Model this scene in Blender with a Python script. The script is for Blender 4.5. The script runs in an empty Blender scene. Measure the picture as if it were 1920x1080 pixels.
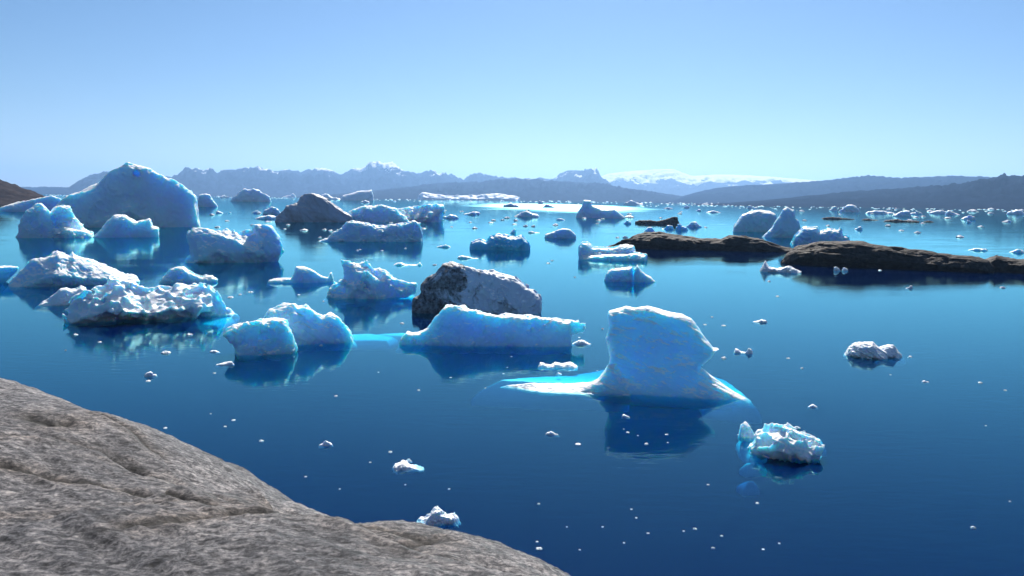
import bpy, math, random
import numpy as np
from mathutils import Vector, Matrix

SC = bpy.context.scene
COL = SC.collection
rad = math.radians

# ------------------------------------------------------------------ camera
CAM_H = 18.0
F_PX = 1500.0                      # focal length in pixels of the 1920 px wide photograph
PITCH = math.atan(168.0 / F_PX)    # looking slightly down
ROLL = rad(0.75)                   # sea horizon falls a little to the right
fwd = np.array([0, math.cos(PITCH), -math.sin(PITCH)])
r0 = np.array([1.0, 0, 0]); u0 = np.cross(r0, fwd)
RT = math.cos(ROLL) * r0 + math.sin(ROLL) * u0
UP = -math.sin(ROLL) * r0 + math.cos(ROLL) * u0
CAM = np.array([0, 0, CAM_H])
cd = bpy.data.cameras.new("camera"); cam = bpy.data.objects.new("camera", cd); COL.objects.link(cam)
m = Matrix.Identity(4)
for i in range(3):
    m[i][0] = RT[i]; m[i][1] = UP[i]; m[i][2] = -fwd[i]; m[i][3] = CAM[i]
cam.matrix_world = m
cd.sensor_width = 36.0; cd.lens = 36.0 * F_PX / 1920.0
cd.clip_start = 0.1; cd.clip_end = 120000
cd.dof.use_dof = True; cd.dof.focus_distance = 90.0; cd.dof.aperture_fstop = 5.6
SC.camera = cam
SC.render.resolution_x = 1024; SC.render.resolution_y = 576

# ------------------------------------------------------------------ sky, sun, exposure
SUN_EL = rad(40); SUN_AZ = rad(7)          # ahead of the camera, a little to the right
w = bpy.data.worlds.new("World"); SC.world = w; w.use_nodes = True
nt = w.node_tree; nt.nodes.clear()
sky = nt.nodes.new('ShaderNodeTexSky'); sky.sky_type = 'NISHITA'; sky.sun_disc = False
sky.sun_elevation = SUN_EL; sky.sun_rotation = SUN_AZ
sky.altitude = 0; sky.air_density = 0.75; sky.dust_density = 0.15; sky.ozone_density = 1.6
bg = nt.nodes.new('ShaderNodeBackground'); bg.inputs[1].default_value = 0.047
wo = nt.nodes.new('ShaderNodeOutputWorld')
hs_ = nt.nodes.new('ShaderNodeHueSaturation'); hs_.inputs['Saturation'].default_value = 1.2
nt.links.new(sky.outputs[0], hs_.inputs['Color']); nt.links.new(hs_.outputs[0], bg.inputs[0]); nt.links.new(bg.outputs[0], wo.inputs[0])
sd = bpy.data.lights.new("sun", 'SUN'); sd.energy = 5.0; sd.angle = rad(0.53); sd.color = (1.0, 0.95, 0.88)
sun = bpy.data.objects.new("sun", sd); COL.objects.link(sun)
sdir = Vector((math.sin(SUN_AZ) * math.cos(SUN_EL), math.cos(SUN_AZ) * math.cos(SUN_EL), math.sin(SUN_EL)))
sun.rotation_euler = sdir.to_track_quat('Z', 'Y').to_euler()
sun.location = (200, 1500, 1200)
SC.view_settings.view_transform = 'Standard'; SC.view_settings.look = 'None'
SC.view_settings.exposure = 0.9; SC.view_settings.gamma = 1.0; SC.view_settings.use_curve_mapping = False
SC.cycles.use_denoising = True
SC.cycles.max_bounces = 8; SC.cycles.transparent_max_bounces = 12
SC.cycles.volume_bounces = 0; SC.cycles.caustics_reflective = False; SC.cycles.caustics_refractive = False
SC.cycles.sample_clamp_indirect = 6.0

# ------------------------------------------------------------------ numeric helpers
_rs = np.random.RandomState(7)
_perm = np.concatenate([_rs.permutation(256)] * 3).astype(np.int32)

_g12 = np.array([(a, b, 0) for a in (1, -1) for b in (1, -1)] + [(a, 0, b) for a in (1, -1) for b in (1, -1)] + [(0, a, b) for a in (1, -1) for b in (1, -1)] + [(1, 1, 0), (-1, 1, 0), (0, -1, 1), (0, -1, -1)], np.float32)
_GX, _GY, _GZ = (np.ascontiguousarray(_g12[_perm[:512] % 16, k]) for k in range(3))

def perlin(P):
    out = np.empty(len(P), np.float32)
    for a in range(0, len(P), 32768):
        out[a:a + 32768] = _perlin(P[a:a + 32768])
    return out

def _perlin(P):
    x, y, z = (np.ascontiguousarray(P[:, k], np.float32) for k in range(3))
    X = np.floor(x); Y = np.floor(y); Z = np.floor(z)
    x = x - X; y = y - Y; z = z - Z
    X = X.astype(np.int32) & 255; Y = Y.astype(np.int32) & 255; Z = Z.astype(np.int32) & 255
    u = x * x * x * (x * (x * 6 - 15) + 10); v = y * y * y * (y * (y * 6 - 15) + 10); w = z * z * z * (z * (z * 6 - 15) + 10)
    A0 = _perm[X]; A1 = _perm[X + 1]
    B00 = _perm[A0 + Y] + Z; B01 = _perm[A0 + Y + 1] + Z; B10 = _perm[A1 + Y] + Z; B11 = _perm[A1 + Y + 1] + Z
    x1 = x - 1; y1 = y - 1; z1 = z - 1
    def d(h, a, b, c):
        return _GX[h] * a + _GY[h] * b + _GZ[h] * c
    n00 = d(B00, x, y, z); n00 += u * (d(B10, x1, y, z) - n00)
    n10 = d(B01, x, y1, z); n10 += u * (d(B11, x1, y1, z) - n10)
    n01 = d(B00 + 1, x, y, z1); n01 += u * (d(B10 + 1, x1, y, z1) - n01)
    n11 = d(B01 + 1, x, y1, z1); n11 += u * (d(B11 + 1, x1, y1, z1) - n11)
    n00 += v * (n10 - n00); n01 += v * (n11 - n01)
    n00 += w * (n01 - n00)
    return n00 * 1.1

def worley(P):
    """distance to the nearest of jittered cell points (0..~1)"""
    out = np.empty(len(P), np.float32)
    for a in range(0, len(P), 32768):
        Q = P[a:a + 32768]; x, y, z = (np.ascontiguousarray(Q[:, k], np.float32) for k in range(3))
        I = [np.floor(t).astype(np.int32) for t in (x, y, z)]; best = np.full(len(x), 9.0, np.float32)
        for dx in (-1, 0, 1):
            a1 = _perm[(I[0] + dx) & 255]
            for dy in (-1, 0, 1):
                a2 = _perm[a1 + ((I[1] + dy) & 255)]
                for dz in (-1, 0, 1):
                    h = _perm[a2 + ((I[2] + dz) & 255)]
                    qx = I[0] + dx + _R1[h] - x; qy = I[1] + dy + _R2[h] - y; qz = I[2] + dz + _R3[h] - z
                    np.minimum(best, qx * qx + qy * qy + qz * qz, out=best)
        out[a:a + 32768] = np.sqrt(best)
    return out
_R1, _R2, _R3 = (_rs.rand(512).astype(np.float32) for _ in range(3))

def fbm(P, octs=4, gain=0.5, kind='fbm'):
    s = 0; a = 1.0; P = np.array(P, np.float32)
    if kind == 'lump': return 2 * np.abs(perlin(P)) - 0.6
    if kind == 'cell': return 0.9 - 1.6 * worley(P)
    for o in range(octs):
        n = perlin(P)
        if kind == 'ridge': n = 1 - 2 * np.abs(n)
        elif kind == 'billow': n = 2 * np.abs(n) - 1
        s = s + a * n; a *= gain; P = P * np.float32(2.03) + np.float32(11.7)
    return s

def new_mesh(name, V, Fq, smooth=True):
    me = bpy.data.meshes.new(name)
    V = np.ascontiguousarray(V, np.float32); Fq = np.ascontiguousarray(Fq, np.int32)
    n = Fq.shape[1]
    me.vertices.add(len(V)); me.vertices.foreach_set('co', V.ravel())
    me.loops.add(Fq.size); me.loops.foreach_set('vertex_index', Fq.ravel())
    me.polygons.add(len(Fq)); me.polygons.foreach_set('loop_start', np.arange(0, Fq.size, n, dtype=np.int32))
    me.update(calc_edges=True); me.validate()
    me.shade_smooth() if smooth else me.shade_flat()
    return me

def link(name, me, mat=None, parent=None, loc=None, label=None, cat=None, group=None, kind=None):
    o = bpy.data.objects.new(name, me); COL.objects.link(o)
    if mat is not None and len(me.materials) == 0: me.materials.append(mat)
    if parent: o.parent = parent
    if loc is not None: o.location = loc
    if label: o['label'] = label
    if cat: o['category'] = cat
    if group: o['group'] = group
    if kind: o['kind'] = kind
    return o

def surface_nets(F, org, cell):
    """quads of the zero level of F (negative inside)"""
    nx, ny, nz = F.shape
    S = F < 0
    cnt = np.zeros((nx - 1, ny - 1, nz - 1), np.int8)
    for a in (0, 1):
        for b in (0, 1):
            for c in (0, 1):
                cnt += S[a:nx - 1 + a, b:ny - 1 + b, c:nz - 1 + c]
    act = (cnt > 0) & (cnt < 8)
    ii, jj, kk = np.nonzero(act)
    idx = np.full(act.shape, -1, np.int32); idx[ii, jj, kk] = np.arange(len(ii))
    C = [(a, b, c) for a in (0, 1) for b in (0, 1) for c in (0, 1)]
    val = [F[ii + a, jj + b, kk + c] for a, b, c in C]
    acc = np.zeros((len(ii), 3)); num = np.zeros(len(ii))
    for e in range(8):
        for g in range(e + 1, 8):
            A, B = C[e], C[g]
            if sum(abs(A[q] - B[q]) for q in range(3)) != 1: continue
            va, vb = val[e], val[g]; cr = (va < 0) != (vb < 0)
            t = np.where(cr, va / np.where(cr, va - vb, 1), 0)
            for q in range(3): acc[:, q] += np.where(cr, A[q] + t * (B[q] - A[q]), 0)
            num += cr
    V = acc / num[:, None] + np.stack([ii, jj, kk], 1)
    V = V * np.asarray(cell) + np.asarray(org)
    quads = []
    def add(ch, flip, q):
        q = np.stack(q, 1); fl = flip
        q[fl] = q[fl][:, ::-1]; quads.append(q)
    i, j, k = np.nonzero(S[:-1, 1:-1, 1:-1] != S[1:, 1:-1, 1:-1]); j = j + 1; k = k + 1
    add(0, ~S[i, j, k], [idx[i, j - 1, k - 1], idx[i, j, k - 1], idx[i, j, k], idx[i, j - 1, k]])
    i, j, k = np.nonzero(S[1:-1, :-1, 1:-1] != S[1:-1, 1:, 1:-1]); i = i + 1; k = k + 1
    add(1, S[i, j, k], [idx[i - 1, j, k - 1], idx[i, j, k - 1], idx[i, j, k], idx[i - 1, j, k]])
    i, j, k = np.nonzero(S[1:-1, 1:-1, :-1] != S[1:-1, 1:-1, 1:]); i = i + 1; j = j + 1
    add(2, ~S[i, j, k], [idx[i - 1, j - 1, k], idx[i, j - 1, k], idx[i, j, k], idx[i - 1, j, k]])
    return V, np.concatenate(quads)

def seg_dist(X, Y, pts, closed=False):
    d = np.full(np.broadcast(X, Y).shape, 1e9, np.float32)
    n = len(pts)
    for a in range(n if closed else n - 1):
        ax, ay = pts[a]; bx, by = pts[(a + 1) % n]
        ex, ey = bx - ax, by - ay; L = ex * ex + ey * ey + 1e-12
        t = np.clip(((X - ax) * ex + (Y - ay) * ey) / L, 0, 1)
        d = np.minimum(d, (X - ax - t * ex) ** 2 + (Y - ay - t * ey) ** 2)
    return np.sqrt(d)

def inside(X, Y, pts):
    r = np.zeros(np.broadcast(X, Y).shape, bool); n = len(pts)
    for a in range(n):
        ax, ay = pts[a]; bx, by = pts[(a + 1) % n]
        if ay == by: continue
        c = ((ay > Y) != (by > Y)) & (X < (bx - ax) * (Y - ay) / (by - ay) + ax)
        r ^= c
    return r

def poly_sdf(X, Y, pts):
    d = seg_dist(X, Y, pts, True)
    return np.where(inside(X, Y, pts), -d, d)

# ------------------------------------------------------------------ pixel -> place
def ray(px, py):
    return fwd + RT * ((px - 960) / F_PX) + UP * ((540 - py) / F_PX)
def G(px, py, z=0.0):
    d = ray(px, py); t = (z - CAM_H) / d[2]
    return CAM + d * t

class Frame:
    """local frame of a floating thing: u right, v away from the viewer, h up, origin on the water"""
    def __init__(s, px, py):
        s.o = G(px, py); v = s.o - CAM; v[2] = 0; s.D = np.linalg.norm(v); s.v = v / s.D
        s.u = np.array([s.v[1], -s.v[0], 0.0]); s.ang = math.atan2(s.u[1], s.u[0])
        s.mpp = s.D / F_PX                      # metres per photo pixel there
    def on_plane(s, px, py, off, lean=0.0):
        d = ray(px, py); c = CAM - s.o
        t = (off - np.dot(c, s.v) + lean * c[2]) / (np.dot(d, s.v) - lean * d[2])
        q = CAM + d * t - s.o
        return float(np.dot(q, s.u)), float(q[2])
    def on_water(s, px, py, z=0.0):
        q = G(px, py, z) - s.o
        return float(np.dot(q, s.u)), float(np.dot(q, s.v))

# ------------------------------------------------------------------ material helper
def mat_new(name):
    mt = bpy.data.materials.new(name); mt.use_nodes = True
    n = mt.node_tree; n.nodes.clear()
    out = n.nodes.new('ShaderNodeOutputMaterial')
    return mt, n, out
def N(n, typ, **kw):
    x = n.nodes.new(typ)
    for k, v in kw.items():
        if k.startswith('i_'):
            key = k[2:]
            key = int(key) if key.isdigit() else key.replace('_', ' ')
            x.inputs[key].default_value = v
        else: setattr(x, k, v)
    return x
def ramp(n, src, stops):
    r = n.nodes.new('ShaderNodeValToRGB'); e = r.color_ramp.elements
    while len(e) < len(stops): e.new(0.5)
    for i, (p, c) in enumerate(stops):
        e[i].position = p; e[i].color = (*c, 1) if len(c) == 3 else c
    n.links.new(src, r.inputs[0]); return r

def noise_node(n, vec, scale, detail=5, rough=0.55, dist=0.0):
    x = N(n, 'ShaderNodeTexNoise'); x.inputs['Scale'].default_value = scale
    x.inputs['Detail'].default_value = detail; x.inputs['Roughness'].default_value = rough
    x.inputs['Distortion'].default_value = dist
    n.links.new(vec, x.inputs['Vector']); return x

def ice_material(name, size, base=(0.48, 0.81, 0.99), sunlit_crust=(0.93, 0.95, 0.97), sss=0.85, depth=1.0, dirt=None, bump=0.35, rough=0.55):
    """size: metres of the visible surface grain; depth: metres light travels in the ice"""
    mt, n, out = mat_new(name); L = n.links.new
    geo = N(n, 'ShaderNodeTexCoord')
    v = geo.outputs['Object']
    n1 = noise_node(n, v, 1.0 / size, 6, 0.6, 0.3)
    n2 = noise_node(n, v, 0.16 / size, 4, 0.55)
    col = ramp(n, n2.outputs[0], [(0.3, tuple(c * 0.93 for c in base)), (0.7, base)])
    cs = col.outputs[0]; crf = None
    if sunlit_crust:                      # upward slopes whiter: granular weathering, with sunlit white put into the colour
        gn = N(n, 'ShaderNodeNewGeometry'); sz = N(n, 'ShaderNodeSeparateXYZ'); L(gn.outputs['Normal'], sz.inputs[0])
        ma = N(n, 'ShaderNodeMath', operation='MULTIPLY_ADD'); L(n1.outputs[0], ma.inputs[0]); ma.inputs[1].default_value = 0.5
        hz = N(n, 'ShaderNodeMath', operation='MULTIPLY'); L(sz.outputs[2], hz.inputs[0]); hz.inputs[1].default_value = 0.62; L(hz.outputs[0], ma.inputs[2])
        cr = ramp(n, ma.outputs[0], [(0.58, (0, 0, 0)), (0.74, (1, 1, 1))])
        crf = cr.outputs[0]; cx = N(n, 'ShaderNodeMixRGB'); L(cr.outputs[0], cx.inputs[0]); L(cs, cx.inputs[1]); cx.inputs[2].default_value = (*sunlit_crust, 1); cs = cx.outputs[0]
    if dirt:
        n3 = noise_node(n, v, dirt['scale'], 7, 0.68, 0.9)
        add = N(n, 'ShaderNodeMath', operation='ADD'); L(n3.outputs[0], add.inputs[0])
        if 'grad' in dirt:
            sx = N(n, 'ShaderNodeSeparateXYZ'); L(v, sx.inputs[0])
            mr = N(n, 'ShaderNodeMapRange'); L(sx.outputs[0], mr.inputs[0])
            mr.inputs[1].default_value = dirt['grad'][0]; mr.inputs[2].default_value = dirt['grad'][1]
            mr.inputs[3].default_value = 0.22; mr.inputs[4].default_value = -0.12
            L(mr.outputs[0], add.inputs[1])
        else: add.inputs[1].default_value = 0
        rm = ramp(n, add.outputs[0], [(dirt['lo'], (0, 0, 0)), (dirt['hi'], (1, 1, 1))])
        n4 = noise_node(n, v, dirt['scale'] * 5, 5, 0.7)
        rm2 = ramp(n, n4.outputs[0], [(0.3, (0.55, 0.55, 0.55)), (0.65, (1, 1, 1))])
        mu = N(n, 'ShaderNodeMath', operation='MULTIPLY'); L(rm.outputs[0], mu.inputs[0]); L(rm2.outputs[0], mu.inputs[1])
        mx = N(n, 'ShaderNodeMixRGB'); L(mu.outputs[0], mx.inputs[0]); L(cs, mx.inputs[1])
        mx.inputs[2].default_value = (*dirt['col'], 1); cs = mx.outputs[0]
    b = N(n, 'ShaderNodeBsdfPrincipled'); L(cs, b.inputs['Base Color'])
    b.inputs['Roughness'].default_value = rough
    b.inputs['IOR'].default_value = 1.31; b.inputs['Specular IOR Level'].default_value = 0.35
    b.inputs['Subsurface Weight'].default_value = sss
    if crf is not None:
        sw = N(n, 'ShaderNodeMapRange'); L(crf, sw.inputs[0]); sw.inputs[3].default_value = sss; sw.inputs[4].default_value = sss * 0.2; L(sw.outputs[0], b.inputs['Subsurface Weight'])
    b.inputs['Subsurface Radius'].default_value = (0.10, 0.55, 1.0)
    b.inputs['Subsurface Scale'].default_value = depth
    bp = N(n, 'ShaderNodeBump'); bp.inputs['Strength'].default_value = bump; bp.inputs['Distance'].default_value = size * 0.45
    L(n1.outputs[0], bp.inputs['Height']); L(bp.outputs[0], b.inputs['Normal'])
    L(b.outputs[0], out.inputs[0]); return mt

#MARK_STRUCTURE
# ------------------------------------------------------------------ water
def water_material():
    mt, n, out = mat_new("sea_water"); L = n.links.new
    tc = N(n, 'ShaderNodeNewGeometry'); v = tc.outputs['Position']
    mp = N(n, 'ShaderNodeMapping'); L(v, mp.inputs[0]); mp.inputs['Scale'].default_value = (0.35, 1.0, 1.0)
    a = noise_node(n, mp.outputs[0], 1.3, 3, 0.5)
    mp2 = N(n, 'ShaderNodeMapping'); L(v, mp2.inputs[0]); mp2.inputs['Scale'].default_value = (0.03, 0.08, 1)
    mp2.inputs['Rotation'].default_value = (0, 0, 0.15)
    c = noise_node(n, mp2.outputs[0], 1.0, 3, 0.5)
    amp = N(n, 'ShaderNodeMapRange'); L(c.outputs[0], amp.inputs[0])
    amp.inputs[1].default_value = 0.35; amp.inputs[2].default_value = 0.7
    amp.inputs[3].default_value = 0.15; amp.inputs[4].default_value = 1.0
    bp = N(n, 'ShaderNodeBump'); bp.inputs['Distance'].default_value = 0.026
    L(amp.outputs[0], bp.inputs['Strength']); L(a.outputs[0], bp.inputs['Height'])
    # wind-ruffled water far out
    sx = N(n, 'ShaderNodeSeparateXYZ'); L(v, sx.inputs[0])
    mp3 = N(n, 'ShaderNodeMapping'); L(v, mp3.inputs[0]); mp3.inputs['Scale'].default_value = (0.006, 0.012, 1)
    c3 = noise_node(n, mp3.outputs[0], 1.0, 4, 0.6)
    # one wind-ruffled patch far out, under the sun
    wc = G(1035, 386)
    mpw = N(n, 'ShaderNodeMapping', vector_type='POINT'); L(v, mpw.inputs[0])
    mpw.inputs['Location'].default_value = (-wc[0] / 190, -wc[1] / 900, 0); mpw.inputs['Scale'].default_value = (1 / 190, 1 / 900, 0)
    ln = N(n, 'ShaderNodeVectorMath', operation='LENGTH'); L(mpw.outputs[0], ln.inputs[0])
    sm = N(n, 'ShaderNodeMath', operation='MULTIPLY_ADD'); L(c3.outputs[0], sm.inputs[0]); sm.inputs[1].default_value = -1.2; L(ln.outputs['Value'], sm.inputs[2])
    rr = N(n, 'ShaderNodeMapRange'); L(sm.outputs[0], rr.inputs[0])
    rr.inputs[1].default_value = 0.15; rr.inputs[2].default_value = 0.6
    rr.inputs[3].default_value = 0.26; rr.inputs[4].default_value = 0.03
    gl = N(n, 'ShaderNodeBsdfGlossy'); L(rr.outputs[0], gl.inputs['Roughness']); L(bp.outputs[0], gl.inputs['Normal'])
    gl.inputs['Color'].default_value = (0.44, 0.98, 1.0, 1)
    dt = N(n, 'ShaderNodeVectorMath', operation='DOT_PRODUCT'); L(tc.outputs['Incoming'], dt.inputs[0]); L(bp.outputs[0], dt.inputs[1])
    ab = N(n, 'ShaderNodeMath', operation='ABSOLUTE'); L(dt.outputs['Value'], ab.inputs[0])
    om = N(n, 'ShaderNodeMath', operation='SUBTRACT', use_clamp=True); om.inputs[0].default_value = 1.0; L(ab.outputs[0], om.inputs[1])
    pw = N(n, 'ShaderNodeMath', operation='POWER'); L(om.outputs[0], pw.inputs[0]); pw.inputs[1].default_value = 5.0
    fr = N(n, 'ShaderNodeMath', operation='MULTIPLY_ADD', use_clamp=True); L(pw.outputs[0], fr.inputs[0]); fr.inputs[1].default_value = 0.98; fr.inputs[2].default_value = 0.02
    df = N(n, 'ShaderNodeBsdfDiffuse'); df.inputs[0].default_value = (0.0, 0.005, 0.045, 1)
    tr = N(n, 'ShaderNodeBsdfTransparent'); tr.inputs[0].default_value = (0.9, 0.97, 0.98, 1)
    ad = N(n, 'ShaderNodeAddShader'); L(df.outputs[0], ad.inputs[0]); L(tr.outputs[0], ad.inputs[1])
    mx = N(n, 'ShaderNodeMixShader'); L(fr.outputs[0], mx.inputs[0]); L(ad.outputs[0], mx.inputs[1]); L(gl.outputs[0], mx.inputs[2])
    L(mx.outputs[0], out.inputs[0])
    va = N(n, 'ShaderNodeVolumeAbsorption'); va.inputs[0].default_value = (0.10, 0.88, 0.95, 1); va.inputs[1].default_value = 1.7
    L(va.outputs[0], out.inputs[1])
    return mt
def box_mesh(name, x0, x1, y0, y1, z0, z1):
    V = np.array([(x, y, z) for x in (x0, x1) for y in (y0, y1) for z in (z0, z1)], float)
    Fq = np.array([(0, 1, 3, 2), (4, 6, 7, 5), (0, 4, 5, 1), (2, 3, 7, 6), (0, 2, 6, 4), (1, 5, 7, 3)])
    return new_mesh(name, V, Fq, False)
link("sea", box_mesh("sea", -27000, 27000, -1500, 27000, -40, 0), water_material(), kind='structure')
mt, n, out = mat_new("seabed_mud"); d = N(n, 'ShaderNodeBsdfDiffuse'); d.inputs[0].default_value = (0.04, 0.06, 0.07, 1); n.links.new(d.outputs[0], out.inputs[0])
link("seabed", box_mesh("seabed", -27000, 27000, -1500, 27000, -42, -40.5), mt, kind='structure')

# ------------------------------------------------------------------ mountains and hills
def hill_material(name, rock, snow=None, snow_at=0.62, streak=1.0, scale=0.004, snow_col=(0.85, 0.86, 0.88)):
    mt, n, out = mat_new(name); L = n.links.new
    g = N(n, 'ShaderNodeNewGeometry'); v = g.outputs['Position']
    a = noise_node(n, v, scale * 2.2, 7, 0.62)
    col = ramp(n, a.outputs[0], [(0.3, tuple(c * 0.6 for c in rock)), (0.7, tuple(c * 1.35 for c in rock))])
    cs = col.outputs[0]
    if snow is not None:
        mp = N(n, 'ShaderNodeMapping'); L(v, mp.inputs[0]); mp.inputs['Scale'].default_value = (1, 0.4, 1.6)
        mp.inputs['Rotation'].default_value = (0, 0.5, 0)
        b = noise_node(n, mp.outputs[0], scale * streak, 6, 0.6, 0.6)
        sx = N(n, 'ShaderNodeSeparateXYZ'); L(v, sx.inputs[0])
        mr = N(n, 'ShaderNodeMapRange'); L(sx.outputs[2], mr.inputs[0])
        mr.inputs[1].default_value = snow[0]; mr.inputs[2].default_value = snow[1]
        mr.inputs[3].default_value = -0.25; mr.inputs[4].default_value = snow[2]
        sn = N(n, 'ShaderNodeSeparateXYZ'); L(g.outputs['Normal'], sn.inputs[0])
        ad = N(n, 'ShaderNodeMath', operation='ADD'); L(b.outputs[0], ad.inputs[0]); L(mr.outputs[0], ad.inputs[1])
        rm = ramp(n, ad.outputs[0], [(snow_at - 0.02, (0, 0, 0)), (snow_at + 0.03, (1, 1, 1))])
        mx = N(n, 'ShaderNodeMixRGB'); L(rm.outputs[0], mx.inputs[0]); L(cs, mx.inputs[1]); mx.inputs[2].default_value = (*snow_col, 1)
        cs = mx.outputs[0]
    bs = N(n, 'ShaderNodeBsdfDiffuse'); L(cs, bs.inputs[0])
    L(bs.outputs[0], out.inputs[0]); return mt

def ridge_range(name, pts, D, front, back, mat, seed=0, nu=420, nv=60, rough=0.16, p=0.8, gully=1.0, crest=2.2):
    """a range whose crest, seen from the shore, follows the traced crest line pts at distance D"""
    px = np.linspace(pts[0][0], pts[-1][0], nu)
    py = np.interp(px, [q[0] for q in pts], [q[1] for q in pts])
    az = np.zeros(nu); el = np.zeros(nu)
    for i in range(nu):
        d = ray(px[i], py[i]); az[i] = math.atan2(d[0], d[1]); el[i] = d[2] / math.hypot(d[0], d[1])
    zr = np.maximum(CAM_H + D * el, 2.0)
    t = np.concatenate([np.linspace(0, 1, nv), 1 + np.linspace(0.03, 1, nv // 3)])
    V = np.zeros((nu, len(t), 3))
    for j, tt in enumerate(t):
        r = D - front * (1 - tt) if tt <= 1 else D + back * (tt - 1)
        x = r * np.sin(az); y = r * np.cos(az)
        s = tt if tt <= 1 else 2 - tt
        Q = np.stack([x / (D * 0.022) + seed, y / (D * 0.03), np.full(nu, seed * 1.7)], 1)
        e = fbm(Q, 4, 0.55, 'ridge') * 0.7
        e2 = fbm(Q * 0.3 + 5, 2)
        z = zr * (s ** p) + zr * rough * gully * 4 * s * (1 - s) * (e - 0.35 + 0.8 * e2)
        if abs(tt - 1) < 1e-6: z = z + crest * D / F_PX * fbm(Q * 2.5, 3, 0.6)
        if tt == 0 or tt == t[-1]: z = z * 0 - 3
        V[:, j] = np.stack([x, y, z], 1)
    nt_ = len(t); ids = np.arange(nu * nt_).reshape(nu, nt_)
    Fq = np.stack([ids[:-1, :-1].ravel(), ids[1:, :-1].ravel(), ids[1:, 1:].ravel(), ids[:-1, 1:].ravel()], 1)
    me = new_mesh(name, V.reshape(-1, 3), Fq)
    return link(name, me, mat, kind='structure')

A = [(-500, 352), (-200, 345), (60, 352), (130, 352), (155, 335), (170, 328), (195, 324), (230, 322), (280, 335), (320, 334), (333, 330), (345, 322), (365, 317), (385, 322), (395, 320), (408, 328), (415, 322), (440, 320), (455, 317), (465, 318), (487, 315.5), (500, 320), (520, 325), (535, 320), (555, 324), (565, 325), (578, 319), (592, 320), (610, 319), (625, 325), (637, 331), (650, 326), (665, 322), (680, 322), (695, 313), (712, 312), (735, 314), (745, 321), (765, 327), (780, 332), (800, 329), (812, 326), (835, 332), (850, 334), (870, 340), (880, 333), (893, 329), (910, 334), (930, 337), (960, 340), (1000, 338), (1015, 335), (1040, 338), (1050, 328), (1075, 322), (1115, 320), (1122, 327), (1130, 340), (1150, 352), (1180, 370)]
ridge_range("mountain_range", A, 14000, 3500, 4000, hill_material("far_rock", (0.012, 0.022, 0.05), (120, 540, 0.12), 0.575, 1.1, 0.0025), 1.3, 900, 70, 0.34)
B = [(1080, 372), (1110, 345), (1122, 333), (1140, 326), (1180, 321), (1220, 318), (1240, 317), (1265, 317.5), (1275, 322), (1290, 327), (1300, 330), (1330, 328), (1360, 327), (1400, 328.5), (1440, 331), (1500, 336), (1540, 339), (1620, 345), (1800, 352)]
ridge_range("ice_cap_mountain", B, 19000, 4500, 5000, hill_material("ice_cap_rock", (0.03, 0.036, 0.05), (200, 620, 0.42), 0.56, 1.0, 0.0022), 4.1, 500, 70, 0.16, crest=0.5)
Cc = [(560, 372), (640, 363), (700, 359), (760, 353), (800, 346), (850, 342), (900, 343), (950, 341), (1000, 339), (1060, 341), (1120, 344), (1150, 350), (1200, 357), (1260, 366), (1330, 376)]
ridge_range("near_hills", Cc, 9500, 2500, 2500, hill_material("hill_rock", (0.012, 0.019, 0.036), (100, 260, 0.0), 0.60, 1.2, 0.004), 2.2, 420, 50, 0.34, crest=1.0)
Dd = [(1230, 377), (1270, 371), (1300, 362), (1340, 353), (1400, 348), (1500, 342), (1545, 338.5), (1600, 335.5), (1640, 334), (1690, 336), (1740, 333), (1790, 330.5), (1850, 331.5), (1885, 335), (1950, 334), (2150, 328), (2500, 330)]
ridge_range("long_hill", Dd, 9000, 2500, 2500, hill_material("long_hill_rock", (0.004, 0.010, 0.03), (150, 330, -0.05), 0.66, 1.2, 0.004), 7.7, 420, 50, 0.22, crest=0.6)
Ee = [(1300, 384), (1380, 379), (1440, 375), (1500, 369), (1560, 363), (1640, 358), (1700, 353), (1760, 351), (1800, 348), (1830, 342), (1850, 338), (1880, 335.5), (1920, 336), (2000, 330), (2300, 322), (2700, 330)]
ridge_range("shore_hill", Ee, 5200, 1700, 1500, hill_material("shore_hill_rock", (0.008, 0.013, 0.028), (60, 200, -0.02), 0.66, 2.0, 0.006), 9.2, 420, 50, 0.28, crest=0.8)
Ff = [(-700, 240), (-300, 280), (-100, 312), (-40, 326), (0, 336), (15, 342), (35, 350), (60, 358), (80, 366), (100, 374)]
ridge_range("headland", Ff, 1500, 330, 300, hill_material("headland_rock", (0.042, 0.035, 0.035), None, scale=0.02), 3.3, 300, 50, 0.25)

# ------------------------------------------------------------------ haze
mt, n, out = mat_new("haze_air")
pv = N(n, 'ShaderNodeVolumePrincipled')
pv.inputs['Color'].default_value = (0.31, 0.57, 1.0, 1); pv.inputs['Density'].default_value = 0.54e-4
pv.inputs['Anisotropy'].default_value = 0.5
n.links.new(pv.outputs[0], out.inputs[1])
link("haze", box_mesh("haze", -29000, 29000, -2500, 29000, -43.5, 880), mt, kind='stuff')
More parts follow.
